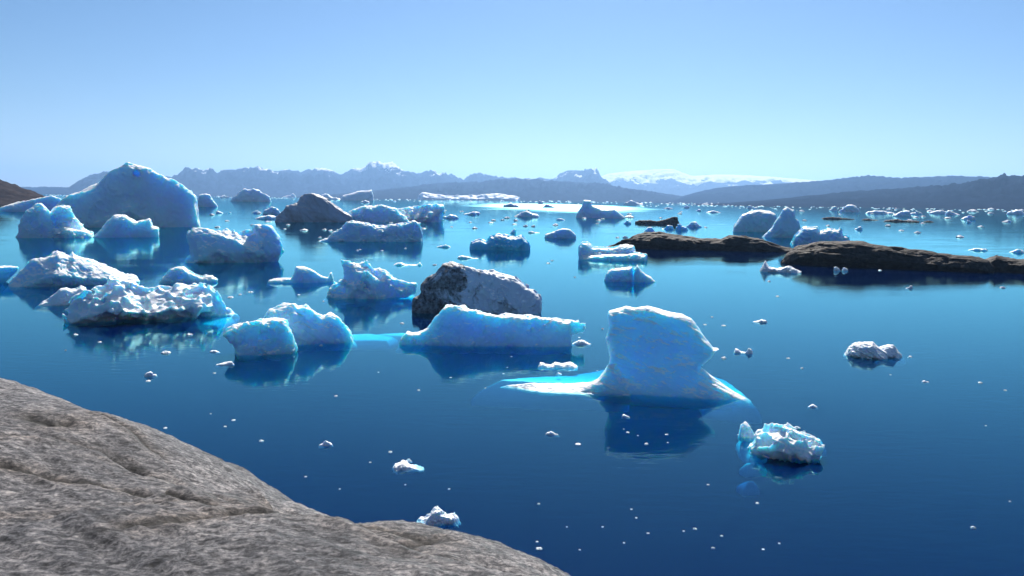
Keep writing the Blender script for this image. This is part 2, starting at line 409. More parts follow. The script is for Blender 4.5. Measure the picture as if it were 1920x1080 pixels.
# ------------------------------------------------------------------ ice builder
def solid(frame, lobes, noise, cell, plans=(), cuts=(), seed=0.0, zfloor=None, facets=0):
    """field of a body made of traced lobes (each with its own depth), flat shelves and cut-outs"""
    PL = []
    u_lo = v_lo = 1e9; u_hi = v_hi = -1e9; h_hi = 0.5; deep_max = 0
    for lb in lobes:
        tf = lb['tf']; tb = lb.get('tb', tf)
        off = frame.on_water(*lb['base'])[1] + tf * lb.get('k', 0.85) if 'base' in lb else lb.get('off', tf * 0.85)
        P = [frame.on_plane(x, y, off, lb.get('lean', 0.0)) for x, y in lb['top']]
        hm = max(p[1] for p in P); deep = lb.get('deep', max(1.0, 0.22 * hm)); fl = lb.get('flare', 0.15 * hm)
        if not lb.get('closed'):
            P = [(P[0][0] - fl, -deep - 3 * cell)] + P + [(P[-1][0] + fl, -deep - 3 * cell)]
        PL.append((P, off, tf, tb, lb.get('R', 0.6 * hm), lb.get('p', 2.0), lb.get('lean', 0.0), lb.get('foot', 0.0), hm))
        u_lo = min(u_lo, min(p[0] for p in P)); u_hi = max(u_hi, max(p[0] for p in P)); h_hi = max(h_hi, hm)
        ln = lb.get('lean', 0.0) * hm
        v_lo = min(v_lo, off - tf * (1 + lb.get('foot', 0)) + min(ln, 0)); v_hi = max(v_hi, off + tb * (1 + lb.get('foot', 0)) + max(ln, 0)); deep_max = max(deep_max, deep)
    SH = []
    for sp in plans:
        if 'rows' in sp:
            (y1, z1), (y2, z2) = sp['rows']
            P = [frame.on_water(x, y, min(0, z1 + (z2 - z1) * (y - y1) / (y2 - y1))) for x, y in sp['plan']]
        else: P = [frame.on_water(x, y) for x, y in sp['plan']]
        SH.append((P, sp)); deep_max = max(deep_max, sp.get('thick', 1.0) - sp.get('z', 0) + 0.3)
        u_lo = min(u_lo, min(p[0] for p in P)); u_hi = max(u_hi, max(p[0] for p in P))
        v_lo = min(v_lo, min(p[1] for p in P)); v_hi = max(v_hi, max(p[1] for p in P))
    mg = 3 * cell + sum(a for a, *_ in noise)
    zlo = -deep_max - 2 * cell if zfloor is None else zfloor
    us = np.arange(u_lo - mg, u_hi + mg + cell, cell, dtype=np.float32)
    vs = np.arange(v_lo - mg, v_hi + mg + cell, cell, dtype=np.float32)
    hs = np.arange(zlo, h_hi + mg + cell, cell, dtype=np.float32)
    F = np.full((len(us), len(vs), len(hs)), 1e6, np.float32)
    U2, H2 = np.meshgrid(us, hs, indexing='ij'); first = True; kb = 3.0 * cell
    for P, off, tf, tb, R, p, lean, foot, hm in PL:
        s2 = poly_sdf(U2, H2, P)
        wv = np.clip(-s2 / R, 0, 1)
        g = (1 - (1 - wv) ** p) ** (1.0 / p)
        g = g * (1 + foot * np.clip(1 - H2 / hm, 0, 1.2) ** 2)
        vc = off + lean * np.maximum(H2, 0)
        dv = vs[None, :, None] - vc[:, None, :]
        T = np.where(dv < 0, tf, tb)
        sc = min(tf, tb) * R / math.hypot(R, min(tf, tb))
        f = np.maximum(s2[:, None, :], (np.abs(dv) / T - g[:, None, :]) * sc)
        if first: F = f.astype(np.float32); first = False
        else:
            hh = np.clip(0.5 + 0.5 * (F - f) / kb, 0, 1)
            F = F + (f - F) * hh - kb * hh * (1 - hh)
    # broken faces: the front is chopped by a few flat planes
    if facets:
        ii = np.nonzero((F < 0) & (hs[None, None, :] > 0))
        if len(ii[0]) > 50:
            pu, pv, ph = us[ii[0]], vs[ii[1]], hs[ii[2]]; rf = random.Random(int(seed * 1000) % 99991)
            for (az, el, qn) in (facets if isinstance(facets, (list, tuple)) else [(rf.uniform(-28, 28), rf.uniform(0, 32), rf.uniform(0.94, 0.98)) for _ in range(facets)]):
                a, e = math.radians(az), math.radians(el)
                nx, ny, nz_ = math.sin(a) * math.cos(e), -math.cos(a) * math.cos(e), math.sin(e)
                c0 = float(np.quantile(nx * pu + ny * pv + nz_ * ph, qn))
                F = np.maximum(F, nx * us[:, None, None] + ny * vs[None, :, None] + nz_ * hs[None, None, :] - c0)
    if SH:
        U3, V3 = np.meshgrid(us, vs, indexing='ij')
        for P, sp in SH:
            s2 = poly_sdf(U3, V3, P)
            top = sp.get('z', 0.0) + sp.get('rise', 0.0) * np.clip(-s2, 0, sp.get('w', 1e3)) ** sp.get('pw', 1.0)
            if 'rows' in sp:            # (photo row, depth) near and far: the foot dips away
                (y1, z1), (y2, z2) = sp['rows']; xm = sum(q[0] for q in sp['plan']) / len(sp['plan'])
                va, vb = frame.on_water(xm, y1, z1)[1], frame.on_water(xm, y2, z2)[1]
                top = np.minimum(top, z1 + (z2 - z1) * np.clip((V3 - va) / (vb - va), -0.3, 1.3))
            zz = hs[None, None, :]
            f = np.maximum(np.maximum(s2[:, :, None], (zz - top[:, :, None]) * 0.8), sp.get('z', 0.0) - sp.get('thick', 1.0) - zz)
            F = np.minimum(F, f)
    for c in cuts:      # ellipsoid cut-outs: photo position, depth, radii
        cu, ch = frame.on_plane(c['at'][0], c['at'][1], c['off'])
        ru, rv, rh = c['r']
        q = np.sqrt(((us[:, None, None] - cu) / ru) ** 2 + ((vs[None, :, None] - c['off']) / rv) ** 2 + ((hs[None, None, :] - ch) / rh) ** 2)
        F = np.maximum(F, (1 - q) * min(ru, rv, rh))
    A = sum(a for a, *_ in noise) * 1.7 + 1.5 * cell
    band = np.nonzero(np.abs(F) < A)
    Q = np.stack([us[band[0]], vs[band[1]], hs[band[2]]], 1)
    dN = np.zeros(len(Q), np.float32)
    for nz in noise:
        a, s, kind = nz[0], nz[1], nz[2]; M = nz[3] if len(nz) > 3 else None
        X = Q
        if M is not None:     # (tilt, stretch): elongated along a tilted direction in the u-h plane
            c, sn = math.cos(M[0]), math.sin(M[0])
            X = np.stack([(Q[:, 0] * c + Q[:, 2] * sn) / M[1], Q[:, 1], -Q[:, 0] * sn + Q[:, 2] * c], 1)
        dN += a * fbm(X / s + seed * 3.1 + 40.0, 3, 0.55, kind)
    F[band] += dN
    if zfloor is None:
        F = np.maximum(F, (zlo + 1.2 * cell) - hs[None, None, :])
    F[0] = F[-1] = np.maximum(F[0], cell); F[:, 0] = np.maximum(F[:, 0], cell); F[:, -1] = np.maximum(F[:, -1], cell)
    F[:, :, 0] = np.maximum(F[:, :, 0], cell); F[:, :, -1] = np.maximum(F[:, :, -1], cell)
    return surface_nets(F, (us[0], vs[0], hs[0]), (cell, cell, cell))

def main_piece(V, Fq):
    lab = np.arange(len(V))
    while True:
        mn = lab[Fq].min(1); new = lab.copy()
        for c in range(4): np.minimum.at(new, Fq[:, c], mn)
        new = new[new]
        if (new == lab).all(): break
        lab = new
    ids, cnt = np.unique(lab, return_counts=True)
    if len(ids) == 1: return V, Fq
    keep = lab == ids[cnt.argmax()]
    idx = np.cumsum(keep) - 1
    return V[keep], idx[Fq[keep[Fq[:, 0]]]]

def build(name, label, cat, anchor, lobes, noise, mat, cpx=2.0, group=None, seed=None, plans=(), cuts=(), kind=None, scale_noise=True, shelves=(), parts=(), facets=None):
    fr = Frame(*anchor); cell = cpx * fr.mpp
    s = fr.mpp if scale_noise else 1.0
    def scaled(lobes):
        L2 = []
        for lb in lobes:
            lb = dict(lb)
            for k in ('tf', 'tb', 'R', 'off', 'deep', 'flare'):
                if k in lb: lb[k] = lb[k] * s
            if not lb.get('slope'):                         # most faces are steep broken cliffs
                lb['tf'] *= 0.62; lb['lean'] = lb.get('lean', 0.0) * 0.4; lb['p'] = lb.get('p', 2.0) + 0.5
            L2.append(lb)
        return L2
    L2 = scaled(lobes)
    nz = [(a * s, sc * s, *r) for a, sc, *r in noise]
    C2 = [dict(c, off=c['off'] * s, r=tuple(x * s for x in c['r'])) for c in cuts]
    if facets is None: facets = 0
    V, Fq = solid(fr, L2, nz, cell, plans, C2, seed if seed is not None else (anchor[0] * 0.137 + anchor[1] * 0.071), facets=facets)
    V, Fq = main_piece(V, Fq)
    me = new_mesh(name, V, Fq)
    o = link(name, me, mat, label=label, cat=cat, group=group, kind=kind)
    o.location = fr.o; o.rotation_euler = (0, 0, fr.ang)
    for nm, lbs, pls in parts:
        V, Fq = main_piece(*solid(fr, scaled(lbs), nz, cell, pls, (), 2.0 + anchor[0] * 0.137))
        link(nm, new_mesh(nm, V, Fq), mat, parent=o)
    for sp in shelves:                                 # ice foot under the water, seen as turquoise
        c2 = max(cell, 0.12)
        V, Fq = solid(fr, [], [(0.10 * sp.get('thick', 1.0), 2.0, 'fbm')], c2, [sp], (), 1.0)
        link("submerged_foot", new_mesh("submerged_foot", V, Fq), SHELF, parent=o)
    return o


ICE_N = ice_material("glacier_ice", 0.5, depth=3.8, bump=0.5)
ICE_M = ice_material("glacier_ice_coarse", 1.0, depth=3.0, bump=0.7)
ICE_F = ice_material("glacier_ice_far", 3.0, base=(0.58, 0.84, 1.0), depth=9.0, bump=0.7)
ICE_CY = ice_material("clear_blue_ice", 0.5, base=(0.16, 0.72, 0.95), sss=0.8, depth=2.0)
ICE_BIT = ice_material("floating_ice", 0.12, base=(0.80, 0.90, 0.97), sss=0.35, depth=0.2, bump=0.6)
RUBBLE = ice_material("rubbly_ice", 0.45, base=(0.68, 0.88, 0.98), sss=0.75, depth=1.4, bump=0.4)
SHELF = ice_material("submerged_ice", 0.5, base=(0.75, 0.9, 0.93), sunlit_crust=None, sss=0.0)
DIRTY = ice_material("dirty_ice", 0.5, base=(0.50, 0.64, 0.82), sunlit_crust=(0.88, 0.89, 0.90), sss=0.2, depth=0.5, dirt=dict(scale=0.32, lo=0.50, hi=0.64, col=(0.045, 0.038, 0.036), grad=(-8, 6)))
DIRTY_F = ice_material("dirty_far_ice", 2.5, base=(0.36, 0.46, 0.60), sunlit_crust=(0.5, 0.5, 0.52), sss=0.1, depth=0.5, dirt=dict(scale=0.05, lo=0.40, hi=0.70, col=(0.16, 0.15, 0.15)))

IB = 'icebergs in the bay'
SM = [(1.6, 42, 'fbm'), (4.0, 24, 'cell'), (1.0, 8, 'ridge')]                 # smooth ice
CR = [(5.0, 20, 'cell'), (1.8, 7, 'ridge')]               # craggy ice
RB = [(8.0, 42, 'lump'), (5.0, 20, 'lump'), (1.6, 9, 'fbm')]          # rubbly ice
# --- the fin in the middle
build("iceberg", "tall smooth fin shaped blue iceberg with overhanging right edge and low white skirts", "iceberg", (1250, 742), [
    dict(top=[(1150, 760), (1146, 720), (1142, 690), (1143, 667), (1140, 650), (1136, 633), (1140, 618), (1142, 607), (1138, 590), (1141, 583), (1157, 578), (1173, 573), (1190, 576), (1213, 573), (1233, 578), (1253, 583), (1280, 588), (1297, 597), (1310, 612), (1320, 628), (1330, 640), (1338, 652), (1352, 652), (1342, 659), (1333, 672), (1323, 680), (1314, 687), (1318, 700), (1340, 722), (1372, 745)], base=(1250, 742), slope=1, tf=24, tb=20, R=20, p=2.5, lean=0.5, deep=22, flare=4, foot=0.15),
    dict(top=[(1290, 742), (1300, 700), (1315, 688), (1330, 702), (1357, 720), (1380, 737), (1408, 752)], base=(1300, 745), slope=1, lean=0.5, tf=22, tb=30, R=16, deep=14, flare=8),
    dict(top=[(1085, 724), (1107, 717), (1120, 710), (1130, 698), (1140, 684), (1155, 680), (1170, 700), (1185, 745)], base=(1160, 740), slope=1, lean=0.5, tf=22, tb=40, R=16, deep=14)],
    [(1.6, 42, 'fbm'), (2.2, 30, 'cell', (-0.45, 2.0)), (1.0, 13, 'ridge', (-0.45, 5.0)), (0.5, 6, 'cell')], ICE_N, 1.5, IB,
    facets=0,
    parts=[("skirt", [], [dict(plan=[(935, 722), (990, 720), (1080, 719), (1150, 712), (1200, 722), (1180, 742), (1100, 739), (1015, 735), (960, 727)], z=-0.08, rise=0.42, w=1.0, thick=0.28)])],
    shelves=[dict(plan=[(880, 717), (930, 711), (990, 706), (1060, 702), (1110, 694), (1150, 684), (1185, 700), (1180, 724), (1090, 722), (1000, 721), (930, 719)], z=-2.4, rise=1.7, pw=0.6, thick=0.3, rows=((722, -0.10), (688, -1.3))),
             dict(plan=[(1300, 715), (1335, 702), (1375, 714), (1415, 735), (1432, 746), (1400, 747), (1320, 740)], z=-2.4, rise=1.6, pw=0.6, thick=0.3, rows=((746, -0.2), (700, -1.3)))])
# --- long blue berg with the ledge jutting out at its right end
build("iceberg", "long low blue iceberg with a square ledge jutting over water at its right end", "iceberg", (940, 650), [
    dict(top=[(750, 634), (762, 621), (785, 621), (800, 615), (809, 600), (822, 585), (832, 571), (847, 569), (857, 570), (870, 571), (880, 577), (895, 579), (910, 585), (930, 589), (947, 586), (965, 589), (990, 590), (1010, 591), (1035, 594), (1057, 599), (1070, 601), (1074, 640), (1072, 668)], base=(940, 650), tf=46, tb=40, R=30, p=2, lean=0.25, deep=16)],
    [(2.5, 36, 'ridge', (0.5, 1.5)), (5.0, 26, 'cell', (1.2, 1.8)), (1.4, 8, 'ridge')], ICE_N, 1.6, IB, facets=0, parts=[("ledge", [dict(closed=1, top=[(1040, 596), (1057, 599), (1077, 600), (1085, 597), (1092, 599), (1104, 605), (1100, 615), (1096, 627), (1072, 629), (1045, 632)], off=34, tf=24, tb=20, R=10)], ())],
    shelves=[dict(plan=[(660, 628), (720, 622), (800, 618), (870, 625), (860, 640), (800, 634), (740, 632)], z=-1.3, rise=1.0, pw=0.6, thick=0.4, rows=((642, -0.6), (618, -0.12)))])
# --- dirty berg
build("iceberg", "grey iceberg streaked with dark brown dirt, darkest on its left side", "iceberg", (890, 588), [
    dict(top=[(772, 590), (771, 562), (774, 556), (786, 550), (789, 532), (802, 517), (817, 507), (832, 494), (847, 490), (865, 494), (880, 497), (890, 501), (915, 506), (927, 504), (940, 510), (965, 520), (982, 534), (1000, 545), (1012, 557), (1015, 567), (1016, 600)], base=(890, 588), tf=52, tb=50, R=50, p=2, lean=0.15, deep=16, flare=2)],
    [(3.0, 40, 'fbm'), (9.0, 34, 'cell', (-0.7, 1.8)), (2.4, 9, 'ridge', (-0.7, 1.6))], DIRTY, 1.7, IB)
# --- pair left of the centre
build("iceberg", "rounded ridged blue iceberg with a steep right slope, left of the long low one", "iceberg", (585, 648), [
    dict(top=[(455, 650), (465, 606), (484, 598), (500, 580), (517, 570), (540, 566), (552, 565), (560, 569), (575, 567), (587, 574), (605, 587), (612, 583), (622, 583), (635, 591), (645, 601), (657, 613), (667, 626), (676, 644)], base=(590, 646), tf=52, tb=45, R=44, deep=15, flare=2)],
    [(3.5, 34, 'ridge', (-0.6, 1.6)), (7.0, 32, 'cell', (-0.8, 1.8)), (1.6, 9, 'ridge', (-0.8, 2.0))], ICE_N, 1.6, IB,
    shelves=[dict(plan=[(640, 625), (700, 622), (750, 630), (730, 640), (680, 640), (640, 642)], z=-1.3, rise=1.0, pw=0.6, thick=0.4, rows=((644, -0.6), (620, -0.12)))])
build("iceberg", "blocky blue ice lump with a white right edge, in front of the rounded ridged iceberg", "iceberg", (495, 666), [
    dict(top=[(442, 676), (433, 650), (414, 628), (422, 615), (442, 607), (465, 599), (490, 595), (510, 594), (532, 593), (543, 600), (545, 612), (551, 625), (557, 640), (558, 674)], base=(495, 666), tf=34, tb=34, R=20, lean=0.3, deep=12, flare=0)],
    [(3.0, 30, 'ridge'), (5.0, 24, 'cell', (-0.8, 1.5)), (1.2, 8, 'ridge')], ICE_N, 1.5, IB)
# --- rubbly floe
build("ice_floe", "broad rubbly white ice floe with turquoise water at its right edge", "ice floe", (270, 612), [
    dict(top=[(126, 590), (135, 568), (140, 560), (155, 552), (165, 548), (185, 543), (205, 535), (207, 526), (222, 524), (232, 530), (245, 532), (260, 541), (278, 545), (300, 540), (320, 537), (345, 534), (360, 532), (385, 537), (398, 540), (404, 552), (410, 564), (420, 580), (436, 588), (440, 600)], base=(270, 612), tf=120, tb=50, k=0.9, R=75, p=1.05, slope=1, deep=8, flare=0)],
    RB, RUBBLE, 1.7, IB,
    shelves=[dict(plan=[(340, 590), (400, 574), (450, 582), (440, 600), (410, 612), (350, 608)], z=-1.3, rise=1.0, pw=0.6, thick=0.4, rows=((614, -0.6), (576, -0.1)))])
build("iceberg", "small smooth domed ice lump at the left end of the rubbly floe", "iceberg", (110, 573), [
    dict(top=[(64, 576), (80, 565), (90, 560), (100, 550), (112, 540), (125, 537), (135, 541), (143, 542), (152, 537), (160, 540), (163, 548), (160, 560), (150, 576)], base=(110, 573), tf=40, tb=30, R=34, deep=8)], SM, RUBBLE, 1.7, IB)
build("iceberg", "white sloping iceberg with a small horn on top behind the rubbly floe", "iceberg", (120, 538), [
    dict(top=[(4, 542), (25, 520), (45, 502), (58, 490), (65, 484), (85, 476), (95, 470), (105, 464), (120, 467), (129, 474), (131, 462), (137, 461), (141, 470), (145, 474), (160, 480), (185, 490), (205, 496), (220, 500), (235, 511), (250, 514), (258, 517), (264, 526), (262, 540)], base=(100, 539), slope=1, tf=52, tb=50, R=60, p=1.5, lean=0.3, deep=14)],
    [(3.0, 40, 'fbm'), (6.0, 30, 'cell', (-0.5, 1.8)), (1.8, 9, 'ridge')], ICE_M, 1.7, IB)
build("iceberg", "turquoise glowing slab of ice at the left frame edge", "iceberg", (5, 530), [
    dict(top=[(-70, 530), (-40, 508), (0, 499), (20, 498), (37, 500), (33, 510), (22, 520), (8, 534)], base=(0, 530), tf=18, tb=30, R=14, lean=-0.5, deep=10)], SM, ICE_CY, 1.8, IB)
build("iceberg", "small craggy ice lump with a cyan hollow behind the rubbly floe", "iceberg", (345, 532), [
    dict(top=[(297, 534), (305, 520), (315, 513), (320, 505), (330, 500), (343, 501), (352, 508), (365, 515), (380, 520), (385, 517), (398, 517), (408, 523), (406, 534)], base=(340, 531), tf=26, tb=24, R=22, deep=8)],
    [(3.0, 18, 'cell'), (1.2, 7, 'billow')], ICE_N, 1.5, IB, cuts=[dict(at=(338, 520), off=2, r=(13, 10, 9))])
build("iceberg", "small winged white ice piece with a low tongue pointing left", "iceberg", (570, 530), [
    dict(top=[(502, 530), (504, 526), (517, 522), (545, 521), (551, 512), (555, 500), (563, 499), (572, 500), (585, 505), (600, 512), (614, 519), (618, 511), (622, 510), (626, 521), (628, 534)], base=(570, 530), tf=22, tb=20, R=16, lean=0.3, deep=8)], SM, ICE_M, 1.5, IB)
build("iceberg", "white craggy iceberg with a scooped hollow on its left flank, beside the dirt streaked one", "iceberg", (700, 561), [
    dict(top=[(608, 545), (612, 533), (617, 527), (637, 515), (640, 507), (638, 487), (655, 487), (670, 486), (687, 483), (692, 488), (702, 497), (722, 499), (732, 506), (747, 520), (762, 525), (787, 523), (786, 540), (776, 556), (740, 566)], base=(690, 561), slope=1, tf=46, tb=40, R=55, p=1.5, lean=0.15, deep=14),
    dict(top=[(668, 560), (672, 520), (680, 500), (692, 505), (715, 540), (730, 562)], base=(700, 561), tf=26, tb=30, R=24, deep=14)],
    [(3.5, 30, 'ridge'), (8.0, 26, 'cell', (-0.7, 1.6)), (2.0, 9, 'ridge')], ICE_M, 1.6, IB, cuts=[dict(at=(634, 547), off=8, r=(20, 22, 15))],
    shelves=[dict(plan=[(690, 560), (740, 552), (780, 545), (790, 556), (760, 570), (710, 571)], z=-1.6, rise=1.0, pw=0.6, thick=0.4, rows=((574, -0.8), (546, -0.12)))])
build("iceberg", "ribbed blue iceberg with diagonal snowy ridges and a low toe at its left", "iceberg", (430, 494), [
    dict(top=[(340, 496), (350, 470), (354, 440), (360, 427), (370, 425), (400, 424), (425, 426), (433, 432), (437, 428), (445, 426), (452, 432), (458, 428), (470, 428), (475, 420), (490, 418), (505, 420), (513, 424), (520, 438), (525, 447), (527, 470), (526, 500)], base=(440, 494), slope=1, tf=50, tb=40, R=60, p=1.35, lean=0.15, deep=16, flare=0),
    dict(top=[(297, 492), (300, 466), (306, 459), (325, 452), (345, 449), (365, 452), (390, 475), (402, 495)], base=(345, 488), tf=30, tb=40, R=28, deep=12)],
    [(2.6, 34, 'fbm'), (10.0, 30, 'cell', (-0.85, 3.0)), (2.2, 10, 'ridge', (-0.85, 2.0))], ICE_M, 1.6, IB,
    cuts=[dict(at=(447, 424), off=30, r=(5, 40, 10)), dict(at=(468, 424), off=30, r=(5, 40, 9))])
# --- the large peak at left and what stands before it
build("iceberg", "largest iceberg, a blue pyramid shaped peak rising above the horizon at left", "iceberg", (270, 426), [
    dict(top=[(88, 432), (95, 390), (115, 372), (130, 362), (160, 350), (180, 340), (195, 327), (215, 315), (235, 301), (242, 300), (252, 306), (267, 311), (282, 315), (297, 324), (317, 331), (330, 334), (340, 341), (355, 357), (370, 367), (373, 385), (376, 405), (378, 432)], base=(330, 426), tf=26, tb=70, R=40, p=2.4, lean=0.10, deep=14, flare=0),
    dict(top=[(130, 432), (160, 398), (200, 358), (228, 330), (243, 322), (258, 336), (285, 362), (305, 395), (316, 432)], base=(240, 427), tf=40, tb=60, R=60, p=1.3, lean=0.3, slope=1, deep=14)],
    [(9.0, 60, 'cell', (0.8, 1.4)), (3.5, 26, 'cell'), (1.2, 9, 'ridge')], ICE_F, 1.5, IB, cuts=[dict(at=(256, 327), off=-4, r=(9, 22, 10))])
build("iceberg", "rounded double humped iceberg at far left before the big peak", "iceberg", (90, 446), [
    dict(top=[(24, 450), (29, 440), (32, 425), (38, 405), (47, 394), (60, 386), (72, 381), (77, 379), (86, 386), (94, 394), (105, 425), (120, 450)], base=(80, 446), tf=36, tb=60, R=30, deep=10),
    dict(top=[(85, 440), (92, 400), (100, 386), (117, 382), (132, 386), (140, 400), (150, 415), (157, 426), (165, 440)], base=(120, 445), tf=40, tb=30, R=26, deep=10),
    dict(top=[(85, 448), (100, 428), (120, 424), (150, 430), (168, 434), (176, 437), (176, 448)], base=(130, 446), tf=36, tb=50, R=16, deep=10)],
    [(6.0, 24, 'cell'), (2.0, 9, 'ridge')], ICE_F, 1.4, IB)
build("iceberg", "low wing shaped iceberg directly in front of the big peak", "iceberg", (235, 445), [
    dict(top=[(170, 448), (185, 431), (195, 420), (203, 410), (212, 402), (220, 401), (235, 402), (245, 408), (258, 414), (262, 412), (270, 411), (280, 408), (284, 412), (287, 424), (297, 428), (299, 448)], base=(235, 445), tf=26, tb=30, R=22, p=2.2, lean=0.2, deep=10, flare=2)],
    SM, ICE_F, 1.4, IB)
build("iceberg", "long thin sloping ice slab at far left below the brown headland", "iceberg", (60, 397), [
    dict(top=[(-30, 402), (0, 388), (30, 380), (70, 371), (95, 366), (115, 372), (130, 385), (135, 402)], base=(60, 397), tf=16, tb=20, R=14, deep=6)], SM, ICE_F, 1.5, IB)
# --- behind: the dirty grey peak and its neighbours
build("iceberg", "grey brown tinted iceberg with a blunt peak and long slope to the right", "iceberg", (590, 417), [
    dict(top=[(511, 421), (522, 402), (532, 390), (534, 384), (550, 381), (557, 380), (560, 367), (570, 361), (585, 360), (600, 366), (615, 374), (630, 384), (647, 395), (662, 405), (667, 421)], base=(590, 417), tf=30, tb=34, R=30, p=1.8, lean=0.2, deep=8, flare=0)],
    [(5.5, 26, 'cell', (-0.6, 2.0)), (1.8, 8, 'ridge', (-0.6, 2.5))], DIRTY_F, 1.4, IB)
build("iceberg", "shaded low blue iceberg joined behind the grey tinted peak", "iceberg", (715, 417), [
    dict(top=[(648, 420), (652, 394), (675, 387), (695, 384), (712, 383), (730, 387), (745, 390), (751, 397), (765, 407), (772, 420)], base=(715, 417), tf=26, tb=30, R=20, p=2.4, deep=8, flare=0)], CR, ICE_F, 1.4, IB)
build("iceberg", "sunlit flat topped white iceberg right of the shaded low one", "iceberg", (790, 417), [
    dict(top=[(745, 421), (747, 394), (770, 390), (800, 386), (815, 385), (830, 386), (831, 400), (827, 421)], base=(790, 417), tf=44, tb=14, R=40, p=1.1, slope=1, deep=8, flare=0)],
    [(2.0, 18, 'billow')], ICE_F, 1.4, IB)
build("iceberg", "long low iceberg with lumpy crest and glowing cyan right end", "iceberg", (700, 453), [
    dict(top=[(590, 455), (612, 445), (620, 435), (640, 427), (652, 417), (670, 414), (687, 416), (710, 422), (725, 422), (745, 416), (762, 416), (777, 412), (787, 420), (793, 430), (795, 458)], base=(700, 453), tf=26, tb=24, R=18, p=2.2, lean=0.2, deep=10, flare=0)],
    [(5.0, 18, 'cell'), (1.8, 7, 'ridge')], ICE_M, 1.4, IB)
build("iceberg", "craggy dark blue iceberg standing alone before the mountains right of the big peak", "iceberg", (468, 378), [
    dict(top=[(425, 381), (442, 365), (450, 357), (459, 351), (465, 355), (475, 352), (487, 355), (495, 362), (507, 367), (512, 381)], base=(468, 378), tf=18, tb=24, R=22, deep=5, flare=0)], [(2.0, 12, 'ridge')], ICE_F, 1.2, IB)
build("iceberg", "square pale slab of ice just right of the big peak", "iceberg", (392, 388), [
    dict(top=[(366, 391), (370, 362), (385, 363), (395, 365), (401, 376), (408, 385), (410, 391)], base=(392, 388), tf=12, tb=16, R=10, deep=4, flare=0)], SM, ICE_F, 1.2, IB)
build("iceberg", "split far iceberg, shaded left half and bright white right half, behind the grey tinted peak", "iceberg", (685, 376), [
    dict(top=[(636, 379), (642, 367), (670, 359), (697, 356), (700, 366), (702, 379)], base=(670, 376), tf=20, tb=16, R=14, deep=4, flare=0),
    dict(top=[(684, 378), (696, 362), (710, 359), (722, 365), (732, 378)], base=(715, 376), tf=24, tb=14, R=18, p=1.1, slope=1, deep=4, flare=0)], [(1.2, 9, 'fbm')], ICE_F, 1.1, IB)
build("iceberg", "long flat white tabular iceberg far off below the central mountains", "iceberg", (870, 375), [
    dict(top=[(783, 378), (785, 365), (792, 360), (812, 363), (835, 366), (875, 366), (900, 365), (930, 362), (960, 366), (975, 369), (977, 378)], base=(870, 375), tf=22, tb=10, R=14, p=1.1, slope=1, deep=3, flare=0)], [(0.9, 10, 'fbm')], ICE_F, 1.2, IB)
build("iceberg", "bright turquoise iceberg with a detached looking knob at its left", "iceberg", (940, 469), [
    dict(top=[(911, 473), (914, 455), (920, 444), (932, 440), (947, 442), (967, 447), (977, 442), (985, 450), (991, 456), (992, 473)], base=(945, 469), tf=24, tb=22, R=16, deep=9, flare=0),
    dict(top=[(883, 471), (885, 456), (893, 452), (902, 450), (910, 455), (924, 458), (930, 471)], base=(897, 468), tf=22, tb=22, R=12, deep=8, flare=0)], [(2.2, 13, 'billow')], ICE_CY, 1.2, IB)
build("iceberg", "small sloping blue iceberg right of the turquoise one", "iceberg", (1052, 447), [
    dict(top=[(1020, 450), (1022, 440), (1035, 435), (1045, 431), (1055, 428), (1067, 429), (1080, 440), (1081, 450)], base=(1052, 447), tf=18, tb=18, R=14, deep=6, flare=0)], [(1.4, 10, 'fbm')], ICE_M, 1.2, IB)
build("iceberg", "chimney topped dark blue iceberg in the sun glitter", "iceberg", (1125, 409), [
    dict(top=[(1079, 412), (1081, 401), (1090, 387), (1094, 375), (1109, 376), (1110, 385), (1127, 392), (1140, 393), (1152, 392), (1162, 400), (1172, 407), (1174, 412)], base=(1125, 409), tf=18, tb=20, R=14, deep=6, flare=0)], [(1.0, 9, 'fbm')], ICE_F, 1.2, IB)
build("iceberg", "flat white iceberg with raised crumbly back rim just left of the dark skerry", "iceberg", (1148, 488), [
    dict(top=[(1087, 491), (1087, 462), (1092, 456), (1102, 455), (1112, 464), (1135, 465), (1150, 465), (1167, 460), (1187, 461), (1189, 470), (1191, 491)], base=(1135, 486), tf=30, tb=16, R=12, deep=8, flare=0),
    dict(top=[(1088, 491), (1092, 478), (1140, 476), (1190, 474), (1211, 478), (1212, 491)], base=(1150, 488), slope=1, tf=30, tb=30, R=7, deep=8, flare=0)],
    [(1.8, 10, 'billow')], ICE_N, 1.2, IB)
build("iceberg", "small split white iceberg with a blue cleft below the flat rimmed one", "iceberg", (1180, 529), [
    dict(top=[(1132, 532), (1137, 512), (1147, 504), (1172, 502), (1185, 501), (1188, 532)], base=(1160, 528), tf=26, tb=22, R=14, deep=8, flare=0),
    dict(top=[(1186, 532), (1190, 505), (1195, 497), (1200, 505), (1210, 514), (1220, 520), (1228, 527), (1229, 532)], base=(1205, 529), tf=24, tb=26, R=16, deep=8, flare=0)], [(1.4, 12, 'fbm'), (0.8, 5, 'billow')], ICE_N, 1.2, IB)
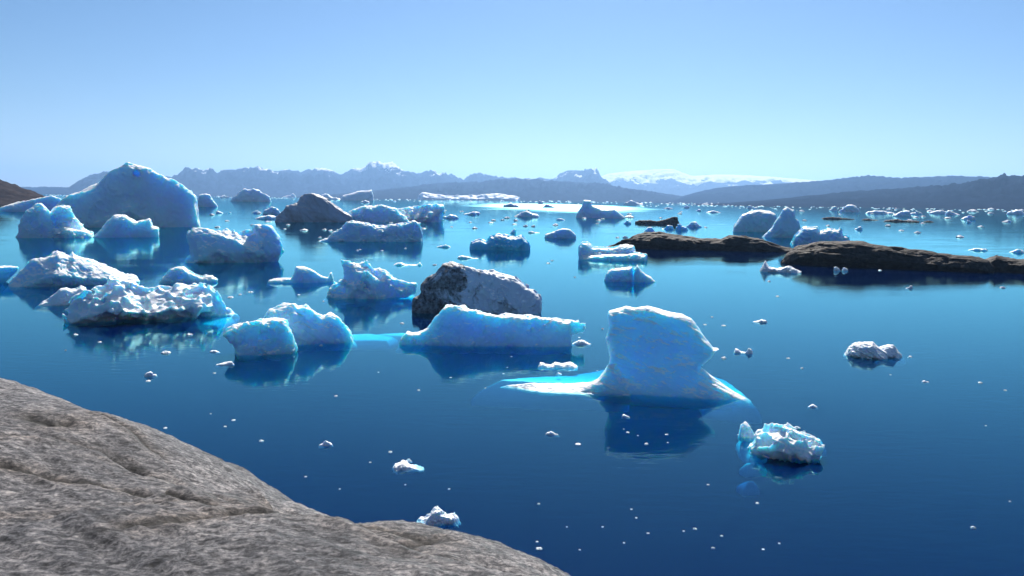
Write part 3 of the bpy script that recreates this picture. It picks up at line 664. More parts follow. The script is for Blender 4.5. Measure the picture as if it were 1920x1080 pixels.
# --- cluster behind the right skerry
build("iceberg", "white block of ice left of the sharp peak behind the dark skerry", "iceberg", (1412, 435), [
    dict(top=[(1372, 438), (1376, 424), (1379, 421), (1387, 408), (1392, 402), (1405, 397), (1420, 394), (1445, 396), (1454, 402), (1458, 438)], base=(1412, 435), tf=30, tb=26, R=24, lean=0.3, deep=8, flare=0)], [(1.8, 14, 'fbm'), (0.8, 6, 'billow')], ICE_M, 1.3, IB)
build("iceberg", "sharp leaning white peak of ice behind the dark skerry", "iceberg", (1470, 446), [
    dict(top=[(1424, 450), (1432, 441), (1445, 427), (1457, 411), (1467, 392), (1476, 387), (1490, 394), (1492, 408), (1504, 430), (1508, 450)], base=(1470, 446), tf=24, tb=24, R=20, p=1.6, lean=0.2, deep=8, flare=0)], SM, ICE_M, 1.3, IB)
build("iceberg", "low jagged iceberg partly hidden by the dark skerry", "iceberg", (1535, 459), [
    dict(top=[(1482, 462), (1492, 442), (1507, 427), (1532, 427), (1535, 436), (1554, 430), (1570, 432), (1576, 428), (1578, 441), (1590, 444), (1594, 462)], base=(1535, 459), tf=24, tb=20, R=14, deep=8, flare=0)], [(1.8, 9, 'billow')], ICE_M, 1.3, IB)
build("iceberg", "far pale twin peaked iceberg below the right hills", "iceberg", (1502, 385), [
    dict(top=[(1456, 388), (1460, 380), (1467, 375), (1480, 377), (1495, 377), (1504, 368), (1512, 373), (1520, 369), (1532, 376), (1546, 381), (1548, 388)], base=(1502, 385), tf=12, tb=12, R=10, deep=3, flare=0)], [(0.9, 7, 'fbm')], ICE_F, 1.1, IB)
# --- near small floes with shapes of their own
build("ice_floe", "striped white ice floe with dark furrows on the open water at right", "ice floe", (1640, 672), [
    dict(top=[(1580, 664), (1592, 648), (1600, 641), (1620, 639), (1638, 640), (1652, 652), (1664, 660), (1668, 676)], base=(1625, 672), slope=1, tf=40, tb=12, R=14, deep=6, flare=0),
    dict(top=[(1632, 672), (1648, 648), (1665, 645), (1677, 646), (1684, 656), (1693, 666)], base=(1668, 671), slope=1, tf=30, tb=14, R=12, deep=6, flare=0)], [(1.8, 8, 'ridge', (-0.5, 3.0))], ICE_BIT, 1.0, IB,
    shelves=[dict(plan=[(1640, 662), (1680, 655), (1700, 668), (1680, 676), (1645, 673)], z=-1.2, rise=1.2, pw=0.6, thick=0.3, rows=((678, -0.8), (655, -0.1)))])
build("ice_floe", "lumpy translucent ice floe with turquoise feet at lower right", "ice floe", (1470, 868), [
    dict(top=[(1403, 850), (1410, 830), (1420, 812), (1433, 800), (1450, 797), (1475, 797), (1490, 803), (1505, 815), (1530, 824), (1549, 833), (1540, 848), (1530, 868)], base=(1475, 866), tf=70, tb=20, k=0.85, R=50, p=1.3, slope=1, deep=10, flare=0)],
    [(7.0, 34, 'lump'), (3.0, 15, 'lump')], RUBBLE, 1.3, IB,
    shelves=[dict(plan=[(1380, 815), (1430, 805), (1440, 846), (1405, 858), (1388, 838)], z=-1.2, rise=1.2, pw=0.6, thick=0.3, rows=((860, -0.7), (805, -0.15))), dict(plan=[(1385, 862), (1430, 855), (1440, 866), (1400, 874)], z=-1.3, rise=1.2, pw=0.6, thick=0.3, rows=((876, -0.7), (852, -0.3))), dict(plan=[(1500, 815), (1545, 818), (1552, 832), (1510, 836)], z=-1.2, rise=1.2, pw=0.6, thick=0.3, rows=((838, -0.5), (812, -0.4))), dict(plan=[(1380, 892), (1420, 888), (1425, 908), (1395, 915)], z=-2.6, rise=1.0, pw=0.6, thick=0.3, rows=((915, -2.2), (888, -1.6)))])
build("ice_floe", "small upright ice nub at the left end of the lumpy translucent floe", "ice floe", (1400, 821), [
    dict(top=[(1385, 824), (1390, 799), (1397, 793), (1405, 798), (1412, 812), (1415, 824)], base=(1400, 820), tf=14, tb=12, R=10, deep=8, flare=0)], [(1.6, 12, 'billow')], RUBBLE, 1.2, IB)
# ------------------------------------------------------------------ smaller bergs, one by one
rnd = random.Random(5)
def little(xc, yb, w_, h_, label, mat=None, nm="small_iceberg", cat="iceberg", grp='small icebergs', bumps=None, cpx=None, flat=0.9):
    x0, x1 = xc - w_ / 2, xc + w_ / 2
    if bumps is None:
        k = rnd.randint(4, 6); pk = rnd.uniform(0.25, 0.75)
        bumps = [(t, max(0.25, 1 - abs(t - pk) * rnd.uniform(1.0, 1.7)) * rnd.uniform(0.8, 1.05)) for t in [(i + 0.5 + rnd.uniform(-0.25, 0.25)) / k for i in range(k)]]
        mxb = max(b for _, b in bumps); bumps = [(t, b / mxb) for t, b in bumps]
    top = [(x0 - 1, yb + 2.0), (x0, yb - 0.15 * h_)] + [(x0 + t * w_, yb - b * h_) for t, b in bumps] + [(x1, yb - 0.12 * h_), (x1 + 1, yb + 2.0)]
    d = min(w_ * 0.32, h_ * 2.5) * flat + 1.5
    c = cpx or max(0.45, min(1.2, w_ / 26.0))
    sl = (0.20 * h_ + 0.3, 1.1 * h_ + 1.5, 'cell')
    return build(nm, label, cat, (xc, yb), [dict(top=top, base=(xc, yb), tf=d, tb=d, R=max(2.0, h_ * 0.7), deep=max(1.5, 0.35 * h_), flare=0, lean=0.2)], [sl, (sl[0] * 0.45, sl[1] * 0.4, 'ridge')], mat or ICE_M, c, grp)

for a in [
    (960, 389, 32, 11, "small dark iceberg left of the sun glitter, nearest the long tabular one"),
    (1032, 390, 32, 8, "small flat iceberg in the glitter left of the chimney topped one"),
    (1014, 383, 10, 7, "tiny upright ice stub in the sun glitter"),
    (885, 402, 32, 6, "low blue ice strip left of the glitter, under the tabular iceberg"),
    (988, 407, 48, 12, "low lumpy iceberg with a knob at its left end, below the glitter"),
    (1051, 413, 18, 4, "thin flat ice sliver left of the chimney topped iceberg"),
    (1187, 384, 38, 10, "square shouldered far iceberg right of the sun glitter"),
    (962, 438, 14, 9, "small pointed ice knob above the turquoise iceberg"),
    (1001, 437, 24, 4, "thin dark ice strip between the turquoise and the sloping blue iceberg"),
    (1287, 390, 14, 6, "tiny pointed berg far off, right of the glitter"),
    (1253, 392, 18, 4, "tiny flat berg left of the pointed far one"),
    (1322, 384, 16, 3, "very thin far ice strip below the ice cap"),
    (1310, 396, 12, 4, "tiny ice lump above the small dark islet"),
    (1338, 399, 28, 5, "flat far ice strip left of the white block"),
    (1217, 434, 22, 9, "pale ice tip showing just behind the left skerry"),
    (845, 410, 32, 9, "low blue block right of the sunlit flat topped iceberg"),
    (882, 403, 24, 7, "small blue berg between the low block and the lumpy one"),
    (685, 380, 18, 5, "tiny dark berg in front of the split far iceberg"),
    (481, 400, 20, 6, "tiny low berg left of the grey tinted peak"),
    (510, 402, 36, 15, "small rounded grey berg touching the grey tinted peak at left"),
    (500, 411, 46, 8, "low crumbled ice strip in front of the small rounded grey berg"),
    (412, 400, 15, 5, "tiny dark berg right of the big peak"),
    (430, 400, 9, 3, "smallest dark speck of ice right of the big peak"),
    (421, 371, 20, 7, "far blue berg between the square slab and the craggy dark one"),
    (543, 370, 26, 8, "far blue berg right of the craggy dark one"),
    (620, 374, 40, 11, "far dark iceberg peeping out behind the grey tinted peak"),
    (1410, 391, 22, 7, "small far berg above the white block"),
    (1562, 395, 16, 9, "small rounded far berg left of the bushy one"),
    (1592, 398, 44, 15, "bushy looking far iceberg below the right hills"),
    (1650, 401, 58, 7, "long flat white far berg right of the bushy one"),
    (1690, 406, 38, 13, "lumpy dark far berg at the end of the flat white one"),
    (1718, 402, 26, 7, "small low far berg right of the lumpy dark one"),
    (1760, 401, 36, 8, "pale far berg left of the brighter pair near the right edge"),
    (1786, 403, 30, 9, "far berg right beside the pale one"),
    (1815, 412, 30, 10, "rounded dark far berg near the right edge"),
    (1907, 402, 44, 11, "sloping far berg cut by the right frame edge"),
    (1610, 431, 16, 7, "tiny pointed berg alone above the dark skerry"),
    (1817, 418, 12, 6, "tiny berg below the rounded dark far one"),
    (1889, 416, 18, 4, "thin ice strip near the right frame edge"),
    (832, 464, 28, 6, "flat ice sliver between the lumpy crested and the turquoise iceberg"),
    (877, 485, 42, 6, "flat white ice strip left below the turquoise iceberg"),
    (1905, 474, 34, 8, "white ice strip behind the skerry at the right frame edge"),
    (1830, 470, 46, 5, "thin broken ice strip behind the right skerry"),
]: little(*a)
little(765, 498, 54, 8, "dumbbell shaped thin ice strip above the dirt streaked iceberg", bumps=[(.1, .7), (.25, .9), (.4, .3), (.6, .25), (.8, .3), (.92, .9)])
little(1176, 420, 16, 7, "small bright blue ice lump left of the dark islet", ICE_CY)
little(1252, 430, 26, 10, "bright blue ice lump behind the left skerry", ICE_CY)
little(1277, 432, 26, 16, "greenish cyan pointed ice behind the left skerry", ICE_CY)
little(1302, 426, 30, 11, "pale blue jagged ice right of the cyan pointed one")
FL = dict(nm="ice_floe", cat="ice floe", grp='small floes')
little(1046, 690, 76, 12, "thin wavy cyan rimmed floe in the reflection of the long blue iceberg", ICE_BIT, bumps=[(.05, .9), (.15, .8), (.3, .4), (.42, .9), (.6, .7), (.8, .95), (.93, .5)], **FL)
little(1090, 646, 36, 9, "flat white floe under the jutting ledge", ICE_BIT, **FL)
little(1394, 663, 38, 11, "two bump white floe right of the fin shaped iceberg", ICE_BIT, bumps=[(.08, .9), (.2, .8), (.38, .35), (.6, .3), (.75, 1), (.9, .8)], **FL)
little(1425, 605, 28, 7, "small white floe in open water above the two bump one", ICE_BIT, **FL)
little(766, 882, 62, 16, "white flat floe above the shore rock, with a small cap behind it", ICE_BIT, bumps=[(.08, .6), (.3, 1), (.5, .7), (.8, .35), (.95, .3)], flat=1.6, **FL)
little(765, 866, 15, 8, "little ice cap just behind the white flat floe", ICE_BIT, **FL)
little(611, 836, 27, 11, "small triangular floe above the shore rock", ICE_BIT, bumps=[(.1, .3), (.3, .6), (.45, 1), (.65, .75), (.9, .4)], **FL)
little(822, 985, 86, 34, "white floe half hidden behind the edge of the shore rock", ICE_BIT, flat=1.3, **FL)
little(283, 706, 27, 10, "small rounded floe in open water at left", ICE_BIT, **FL)
little(422, 685, 35, 8, "flat white floe below the two lobed iceberg", ICE_BIT, **FL)
little(403, 661, 20, 5, "thin floe left of the two lobed iceberg", ICE_BIT, **FL)
little(1035, 816, 24, 9, "crumbly small floe left of the fin's reflection", ICE_BIT, **FL)
little(1173, 783, 16, 6, "small bright floe inside the fin's dark reflection", ICE_BIT, **FL)
little(1523, 764, 20, 6, "thin bright floe right of the fin's turquoise foot", ICE_BIT, **FL)
little(1463, 511, 78, 13, "low white floe lying before the gap between the skerries", ICE_BIT, bumps=[(.05, .7), (.14, 1.8), (.22, .9), (.45, .7), (.7, 1), (.85, .7)], **FL)
little(1570, 508, 13, 8, "left one of two round white ice lumps before the skerry", ICE_BIT, **FL)
little(1584, 508, 13, 8, "right one of two round white ice lumps before the skerry", ICE_BIT, **FL)
little(1705, 541, 15, 6, "small floe below the dark skerry's reflection", ICE_BIT, **FL)
little(1735, 717, 15, 4, "thin floe in open water at far right", ICE_BIT, **FL)
little(1706, 670, 9, 3, "tiny floe beside the striped one", ICE_BIT, **FL)

# ------------------------------------------------------------------ skerries
def rock_material(name, base, light, brown, size, bump=0.6):
    mt, n, out = mat_new(name); L = n.links.new
    v = N(n, 'ShaderNodeTexCoord').outputs['Object']
    a = noise_node(n, v, 1.0 / size, 7, 0.65, 0.4); b = noise_node(n, v, 0.22 / size, 5, 0.6)
    c1 = ramp(n, a.outputs[0], [(0.3, base), (0.72, light)])
    rb = ramp(n, b.outputs[0], [(0.42, (0, 0, 0)), (0.62, (1, 1, 1))])
    mx = N(n, 'ShaderNodeMixRGB', blend_type='MIX'); L(rb.outputs[0], mx.inputs[0]); L(c1.outputs[0], mx.inputs[1]); mx.inputs[2].default_value = (*brown, 1)
    bs = N(n, 'ShaderNodeBsdfPrincipled'); L(mx.outputs[0], bs.inputs['Base Color']); bs.inputs['Roughness'].default_value = 0.75
    bs.inputs['Specular IOR Level'].default_value = 0.25
    bp = N(n, 'ShaderNodeBump'); bp.inputs['Strength'].default_value = bump; bp.inputs['Distance'].default_value = size * 0.5
    L(a.outputs[0], bp.inputs['Height']); L(bp.outputs[0], bs.inputs['Normal']); L(bs.outputs[0], out.inputs[0]); return mt
SK = rock_material("skerry_rock", (0.006, 0.005, 0.004), (0.075, 0.056, 0.047), (0.022, 0.013, 0.007), 1.0, 1.0)
RN = [(4.0, 60, 'fbm'), (4.5, 34, 'cell', (-0.1, 2.6)), (1.4, 10, 'ridge', (-0.1, 2.6))]
build("skerry", "largest dark brown rock skerry lying in the water at right", "skerry", (1670, 508), [
    dict(top=[(1462, 500), (1474, 476), (1486, 462), (1494, 457), (1507, 455), (1539, 449), (1570, 450), (1620, 452), (1664, 458), (1710, 464), (1757, 469), (1804, 477), (1835, 481), (1855, 488), (1864, 500), (1866, 518)], base=(1670, 506), slope=1, tf=50, tb=50, R=46, p=1.4, lean=0.1, deep=8, flare=2)], RN, SK, 1.5, 'skerries')
build("skerry", "dark skerry with two humps left of the largest one", "skerry", (1310, 470), [
    dict(top=[(1138, 461), (1146, 456), (1160, 450), (1177, 445), (1185, 440), (1205, 435), (1235, 431), (1270, 435), (1297, 440), (1312, 445), (1335, 446), (1351, 445), (1367, 438), (1382, 441), (1423, 446), (1451, 455), (1476, 463), (1500, 468), (1512, 478)], base=(1310, 470), slope=1, tf=36, tb=40, R=34, p=1.4, lean=0.1, deep=7, flare=2)], RN, SK, 1.4, 'skerries')
build("skerry", "low dark skerry running out of the frame at right", "skerry", (1900, 512), [
    dict(top=[(1820, 514), (1845, 486), (1867, 478), (1892, 483), (1907, 486), (1960, 486), (2010, 492), (2040, 516)], base=(1900, 512), tf=40, tb=36, R=26, p=1.8, deep=7)], RN, SK, 1.5, 'skerries')
build("skerry", "small dark islet with a raised right end beyond the two humped skerry", "skerry", (1232, 421), [
    dict(top=[(1189, 423), (1192, 415), (1198, 412), (1217, 412), (1232, 414), (1247, 410), (1265, 405), (1271, 406), (1273, 415), (1276, 423)], base=(1232, 420), tf=14, tb=14, R=8, deep=3, flare=0)], [(1.2, 9, 'ridge')], SK, 1.0, 'skerries')
for x0, x1, yb, hh, lab in [(1539, 1602, 411, 5, "thin far skerry, leftmost of the low row"), (1614, 1648, 413, 3.5, "short thin far skerry second in the low row"), (1654, 1724, 416, 6, "longest thin far skerry in the low row"), (1730, 1752, 416.5, 3, "tiniest far skerry at the right of the low row")]:
    little((x0 + x1) / 2, yb, x1 - x0, hh, lab, SK, nm="skerry", cat="skerry", grp='skerries', cpx=0.8)

# ------------------------------------------------------------------ loose ice fragments
bits = []
for k in range(8):
    fr = Frame(960, 800); r = random.Random(k)
    pts = [(-0.5, -0.1), (-0.45, 0.08), (-0.2, 0.2 + 0.2 * r.random()), (0.1, 0.12 + 0.2 * r.random()), (0.35, 0.1 + 0.15 * r.random()), (0.5, 0.05), (0.5, -0.1)]
    us = np.arange(-0.65, 0.66, 0.05, dtype=np.float32); vs = us; hs = np.arange(-0.25, 0.6, 0.05, dtype=np.float32)
    U2, H2 = np.meshgrid(us, hs, indexing='ij'); s2 = poly_sdf(U2, H2, pts)
    q = np.abs(vs)[None, :, None] - (0.38 * np.clip(-s2 / 0.12, 0, 1) ** 0.5)[:, None, :]
    Fd = np.maximum(s2[:, None, :], q * 0.6)
    UU = np.stack([x.ravel() for x in np.meshgrid(us, vs, hs, indexing='ij')], 1)
    Fd = Fd + (0.07 * fbm(UU * 4.5 + k * 7.3, 3, 0.5, 'billow')).reshape(Fd.shape)
    Fd[0] = Fd[-1] = 1; Fd[:, 0] = Fd[:, -1] = 1; Fd[:, :, 0] = Fd[:, :, -1] = 1
    V, Fq = surface_nets(Fd, (us[0], vs[0], hs[0]), (0.05,) * 3)
    bits.append(new_mesh("ice_fragment", V, Fq)); bits[-1].materials.append(ICE_BIT)
spots = [(142, 628, 8), (187, 642, 7), (123, 657, 4), (311, 662, 17), (470, 548, 10), (450, 553, 6), (432, 558, 11), (355, 628, 12), (1010, 945, 6), (1184, 955, 5), (1193, 971, 5), (1130, 988, 5), (1215, 1000, 6), (1282, 996, 5), (1303, 992, 8), (1328, 909, 6), (1420, 944, 7), (1353, 1005, 6), (1337, 1028, 8), (1431, 1030, 6), (1011, 1029, 13), (1007, 1016, 6), (1087, 1031, 5), (1063, 988, 4), (1170, 1018, 5), (1461, 1019, 5), (1825, 990, 9), (1084, 833, 12), (1250, 815, 7), (1177, 811, 7), (1212, 833, 8), (1252, 830, 4), (1196, 817, 4), (630, 743, 7), (785, 732, 6), (438, 788, 8), (395, 776, 4), (422, 800, 6), (310, 803, 7), (490, 827, 9), (573, 894, 6), (637, 917, 4), (732, 848, 8), (694, 867, 5), (842, 917, 5), (760, 909, 4), (278, 715, 9), (402, 700, 6), (801, 582, 7), (754, 607, 9), (602, 648, 7), (1357, 611, 9), (1322, 609, 7), (1335, 595, 5), (1357, 672, 10), (1478, 672, 7), (1504, 691, 6), (1086, 633, 5), (1130, 617, 5), (959, 669, 4), (951, 689, 4), (944, 701, 5), (1048, 702, 11), (845, 708, 5), (910, 728, 4), (1462, 803, 5), (1495, 803, 12), (1508, 809, 5), (1384, 815, 4), (1458, 556, 7), (1442, 528, 6), (1028, 494, 8), (1035, 489, 6), (1078, 520, 5), (690, 507, 9), (560, 553, 6), (606, 565, 5), (815, 497, 8), (620, 433, 10), (570, 432, 16), (608, 431, 9), (540, 422, 8), (670, 470, 6), (675, 468, 5), (716, 470, 6), (760, 466, 5), (600, 446, 7), (1158, 446, 8), (1172, 446, 11), (925, 414, 10), (942, 413, 8), (965, 421, 10), (1095, 410, 10), (1130, 411, 8), (1180, 408, 18), (1180, 402, 10), (1000, 425, 9), (1190, 505, 6), (1650, 507, 6), (1838, 718, 8), (1885, 732, 5), (1880, 540, 9), (1800, 445, 12), (1690, 433, 10), (1745, 397, 12), (1823, 397, 16), (1552, 424, 8), (1430, 408, 10), (1720, 437, 12)]
r = random.Random(11)
for _ in range(18):
    x = r.uniform(440, 1900); y = 430 + 640 * r.random() ** 1.3
    if x > 1050 or y < 860: spots.append((x, y, r.uniform(2.2, 4.5)))
for _ in range(60):
    spots.append((r.uniform(380, 1915), r.uniform(392, 430), r.uniform(5, 12)))
for i, (x, y, w_) in enumerate(spots):
    p = G(x, y); s = 0.85 * w_ * np.linalg.norm(p[:2]) / F_PX
    o = link("ice_fragment", bits[i % 8], None, label="tiny loose white ice fragment floating on the open water", cat="ice fragment", group='loose ice fragments')
    o.location = p; o.rotation_euler = (0, 0, r.uniform(0, 6.28)); o.scale = (s, s, s * r.uniform(0.6, 1.0))

# far belt of brash ice along the shores: one mass
Vs = []; Fs = []; nv = 0
ico = np.array([(0, 0, 1.0), (0.9, 0, 0.45), (0.28, 0.85, 0.45), (-0.72, 0.53, 0.45), (-0.72, -0.53, 0.45), (0.28, -0.85, 0.45), (1, 0.3, -0.3), (0, 1, -0.3), (-1, 0.3, -0.3), (-0.5, -0.9, -0.3), (0.6, -0.8, -0.3)])
itri = [(0, 1, 2), (0, 2, 3), (0, 3, 4), (0, 4, 5), (0, 5, 1), (1, 6, 2), (2, 6, 7), (2, 7, 3), (3, 7, 8), (3, 8, 4), (4, 8, 9), (4, 9, 5), (5, 9, 10), (5, 10, 1), (1, 10, 6)]
rs = np.random.RandomState(3)
for k in range(1000):
    x = rs.uniform(-150, 2050) if k % 3 else rs.uniform(1250, 2050)
    hy = 372 + 0.0131 * (x - 960)
    y = hy + 3.6 + abs(rs.normal()) * (4.5 if x > 1200 else 2.6)
    if x < 700: y = hy + 4 + abs(rs.normal()) * 2.0
    p = G(x, y); D = np.linalg.norm(p[:2])
    if D > 7600: continue
    s = D / F_PX * rs.uniform(0.6, 3.0)
    J = ico * rs.uniform(0.65, 1.25, size=ico.shape) * np.array([s, s, s * rs.uniform(0.2, 0.6)])
    Vs.append(J + p); Fs.append(np.array(itri) + nv); nv += len(ico)
link("brash_ice", new_mesh("brash_ice", np.concatenate(Vs), np.concatenate(Fs), False), ICE_F, kind='stuff', label="belt of small broken ice along the far shore", cat="brash ice")

# ------------------------------------------------------------------ shore rock in the foreground
def shore_rock():
    ZR = CAM_H - 1.75
    e_px = [(-500, 640, 13.0), (-200, 672, 10.5), (0, 708, 8.6), (100, 742, 7.7), (200, 765, 7.0), (270, 797, 6.5), (310, 836, 6.1), (350, 876, 5.75), (400, 893, 5.5), (440, 880, 5.5), (530, 914, 5.05), (600, 912, 4.95), (690, 916, 4.8), (760, 932, 4.6), (850, 970, 4.25), (930, 1014, 3.95), (1020, 1068, 3.5), (1150, 1170, 3.0), (1400, 1520, 2.0)]
    E = []
    for x, y, D in e_px:
        d = ray(x, y); t = D / d[1]; E.append(CAM + d * t)
    E = np.array(E); ext = [E[-1] + np.array([0.5, -1.5, 0]), E[-1] + np.array([1.0, -6, 0.2]), E[-1] + np.array([0.5, -14, 1.0])]
    E = np.vstack([[E[0] + np.array([-8, 7, 0.5])], E, ext])
    # grid around the viewer, dense towards the view
    th = np.concatenate([np.linspace(-180, -48, 90, endpoint=False), np.linspace(-48, 14, 560, endpoint=False), np.linspace(14, 180, 120, endpoint=False)])
    th = np.radians(th); rr = np.concatenate([[0.05], np.geomspace(0.4, 2.2, 25, endpoint=False), np.geomspace(2.2, 11, 300, endpoint=False), np.geomspace(11, 48, 60)])
    TH, RR = np.meshgrid(th, rr, indexing='ij')
    X = RR * np.sin(TH); Y = RR * np.cos(TH)
    # signed distance to the rim (positive on the rock), rim height by nearest point
    best = np.full(X.shape, 1e9); ZE = np.zeros(X.shape); side = np.zeros(X.shape)
    for a in range(len(E) - 1):
        A_, B_ = E[a], E[a + 1]; ex, ey = (B_ - A_)[:2]; L2 = ex * ex + ey * ey
        t = np.clip(((X - A_[0]) * ex + (Y - A_[1]) * ey) / L2, 0, 1)
        d = np.hypot(X - A_[0] - t * ex, Y - A_[1] - t * ey)
        sgn = np.where(ex * (Y - A_[1]) - ey * (X - A_[0]) < 0, 1.0, -1.0)
        m_ = d < best - 1e-6
        best = np.where(m_, d, best); ZE = np.where(m_, A_[2] + t * (B_[2] - A_[2]), ZE); side = np.where(m_, sgn, side)
    sd_ = best * side
    tin = np.maximum(sd_, 0); tout = np.maximum(-sd_, 0)
    w_in = 1 - np.exp(-tin / 2.2)
    Z = ZE * (1 - w_in) + ZR * w_in + 0.10 * (1 - np.exp(-tin / 0.7)) - 0.05
    Z -= 0.45 * tout + 0.22 * np.minimum(tout, 2.5) ** 2 + 0.75 * np.maximum(tout - 2.5, 0)
    Q = np.stack([X.ravel(), Y.ravel(), np.zeros(X.size)], 1)
    Z += (0.05 * fbm(Q * 0.55 + 3, 3)).reshape(X.shape)
    c, s = math.cos(0.65), math.sin(0.65)
    Qr = np.stack([(Q[:, 0] * c - Q[:, 1] * s) * 0.5, (Q[:, 0] * s + Q[:, 1] * c) * 3.6, Q[:, 2]], 1)   # foliation runs down to the right
    Z += (0.016 * fbm(Qr * 1.0 + 9, 4, 0.55, 'ridge')).reshape(X.shape)
    Z += (0.010 * fbm(Q * 3.3 + 1, 4, 0.6)).reshape(X.shape) + (0.006 * fbm(Q * 17, 2, 0.6)).reshape(X.shape)
    wob = np.stack([fbm(Q * 1.8 + 5, 2), fbm(Q * 1.8 + 25, 2)], 1).reshape(*X.shape, 2) * 0.05
    J = [np.zeros(X.shape), np.zeros(X.shape)]
    def crack(pts, depth, width, step=0.0):
        nonlocal Z
        P = [tuple(G(x, y, ZR - 0.24)[:2]) for x, y in pts]
        Xw = (X + wob[..., 0]).astype(np.float32); Yw = (Y + wob[..., 1]).astype(np.float32)
        d = seg_dist(Xw, Yw, P)
        mod = np.clip(0.9 + 0.4 * fbm(Q * 1.7 + 60, 2).reshape(X.shape), 0.55, 1.25)
        Z = Z - depth * mod * np.exp(-(d / (1.7 * width * mod)) ** 1.2)
        J[0] = np.maximum(J[0], np.exp(-(d / (1.3 * width)) ** 2)); J[1] = np.maximum(J[1], np.exp(-(d / (6 * width)) ** 2))
        if step:                       # one slab stands a little above the next along the joint
            best_ = np.full(X.shape, 1e9); sg = np.zeros(X.shape)
            for (ax, ay), (bx, by) in zip(P[:-1], P[1:]):
                ex, ey = bx - ax, by - ay; t = np.clip(((Xw - ax) * ex + (Yw - ay) * ey) / (ex * ex + ey * ey), 0, 1)
                dd = np.hypot(Xw - ax - t * ex, Yw - ay - t * ey); s_ = np.sign(ex * (Yw - ay) - ey * (Xw - ax))
                m2 = dd < best_; best_ = np.where(m2, dd, best_); sg = np.where(m2, s_, sg)
            Z = Z - step * np.clip(sg, 0, 1) * np.exp(-(d / 0.7) ** 2)
    crack([(0, 852), (29, 849), (100, 845), (180, 850), (253, 867), (339, 896), (379, 928), (484, 975), (580, 1013), (677, 1033), (760, 1080)], 0.11, 0.035, 0.10)
    crack([(0, 1004), (217, 997), (397, 979), (520, 985)], 0.09, 0.028, 0.05)
    crack([(430, 1018), (530, 1010), (600, 1012)], 0.06, 0.03)
    crack([(520, 925), (545, 945), (600, 975), (650, 985), (700, 1010), (740, 1045), (800, 1085)], 0.13, 0.055, 0.15)
    crack([(813, 987), (767, 1000), (737, 1057), (720, 1080)], 0.05, 0.03, 0.0)
    crack([(60, 800), (100, 808), (125, 806)], 0.07, 0.05)
    crack([(150, 770), (190, 785), (240, 800), (290, 830)], 0.035, 0.02, 0.03)
    crack([(0, 905), (120, 912), (240, 935), (330, 962), (400, 1000)], 0.035, 0.018)
    crack([(560, 945), (640, 950), (720, 962), (790, 985)], 0.03, 0.018)
    crack([(240, 1060), (330, 1045), (420, 1030)], 0.04, 0.03)
    V = np.stack([X, Y, np.maximum(Z, -6)], -1)
    nt_, nr = X.shape; ids = np.arange(nt_ * nr).reshape(nt_, nr)
    i2 = np.vstack([ids, ids[:1]])
    Fq = np.stack([i2[:-1, :-1].ravel(), i2[:-1, 1:].ravel(), i2[1:, 1:].ravel(), i2[1:, :-1].ravel()], 1)[:, ::-1]
    me = new_mesh("shore_rock", V.reshape(-1, 3), Fq)
    for nm_, arr in (("joint", J[0]), ("stain", J[1])):
        at_ = me.attributes.new(nm_, 'FLOAT', 'POINT'); at_.data.foreach_set('value', np.clip(arr, 0, 1).astype(np.float32).ravel())
    mt, n, out = mat_new("gneiss"); L = n.links.new
    v = N(n, 'ShaderNodeNewGeometry').outputs['Position']
    mp = N(n, 'ShaderNodeMapping'); L(v, mp.inputs[0]); mp.inputs['Rotation'].default_value = (0, 0, 0.65); mp.inputs['Scale'].default_value = (1, 2.6, 2)
    a = noise_node(n, mp.outputs[0], 7, 10, 0.80, 0.5); b = noise_node(n, v, 0.9, 5, 0.6); c_ = noise_node(n, v, 34, 6, 0.75)
    k1 = ramp(n, a.outputs[0], [(0.40, (0.022, 0.022, 0.026)), (0.47, (0.10, 0.10, 0.108)), (0.53, (0.25, 0.248, 0.255)), (0.63, (0.46, 0.44, 0.43))])
    k2 = ramp(n, b.outputs[0], [(0.35, (0.55, 0.55, 0.57)), (0.65, (1.25, 1.2, 1.15))])
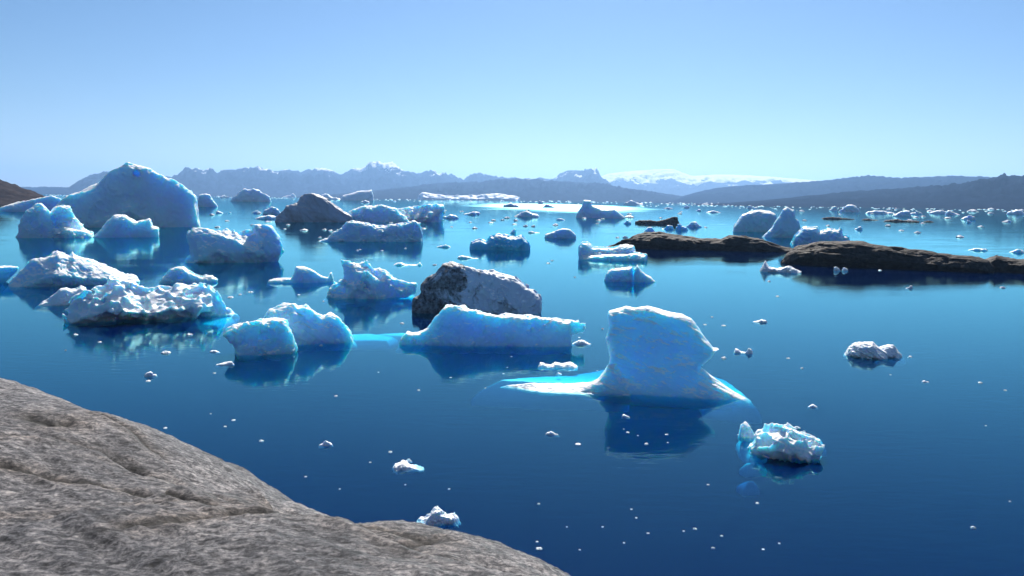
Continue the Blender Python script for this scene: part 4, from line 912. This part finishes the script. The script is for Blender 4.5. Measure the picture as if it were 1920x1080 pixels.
    mx = N(n, 'ShaderNodeMixRGB', blend_type='MULTIPLY'); mx.inputs[0].default_value = 1; L(k1.outputs[0], mx.inputs[1]); L(k2.outputs[0], mx.inputs[2])
    k3 = ramp(n, c_.outputs[0], [(0.38, (0.22, 0.22, 0.25)), (0.5, (0.8, 0.8, 0.82)), (0.62, (1.35, 1.32, 1.3))])
    mx2 = N(n, 'ShaderNodeMixRGB', blend_type='MULTIPLY'); mx2.inputs[0].default_value = 1.0; L(mx.outputs[0], mx2.inputs[1]); L(k3.outputs[0], mx2.inputs[2])
    # rusty staining beside the joints, near-black tone along them
    a1 = N(n, 'ShaderNodeAttribute', attribute_name='stain'); a2 = N(n, 'ShaderNodeAttribute', attribute_name='joint')
    sm_ = N(n, 'ShaderNodeMath', operation='MULTIPLY'); L(a1.outputs['Fac'], sm_.inputs[0]); L(b.outputs[0], sm_.inputs[1])
    mx3 = N(n, 'ShaderNodeMixRGB', blend_type='MULTIPLY'); L(sm_.outputs[0], mx3.inputs[0]); L(mx2.outputs[0], mx3.inputs[1]); mx3.inputs[2].default_value = (0.8, 0.64, 0.48, 1)
    mx4 = N(n, 'ShaderNodeMixRGB'); L(a2.outputs['Fac'], mx4.inputs[0]); L(mx3.outputs[0], mx4.inputs[1]); mx4.inputs[2].default_value = (0.012, 0.011, 0.010, 1)
    bs = N(n, 'ShaderNodeBsdfPrincipled'); L(mx4.outputs[0], bs.inputs['Base Color']); bs.inputs['Roughness'].default_value = 0.7; bs.inputs['Specular IOR Level'].default_value = 0.3
    bp = N(n, 'ShaderNodeBump'); bp.inputs['Strength'].default_value = 0.9; bp.inputs['Distance'].default_value = 0.05
    hb = N(n, 'ShaderNodeMath', operation='MULTIPLY_ADD'); L(c_.outputs[0], hb.inputs[0]); hb.inputs[1].default_value = 0.35; L(a.outputs[0], hb.inputs[2])
    L(hb.outputs[0], bp.inputs['Height']); L(bp.outputs[0], bs.inputs['Normal']); L(bs.outputs[0], out.inputs[0])
    link("shore_rock", me, mt, kind='structure')
shore_rock()
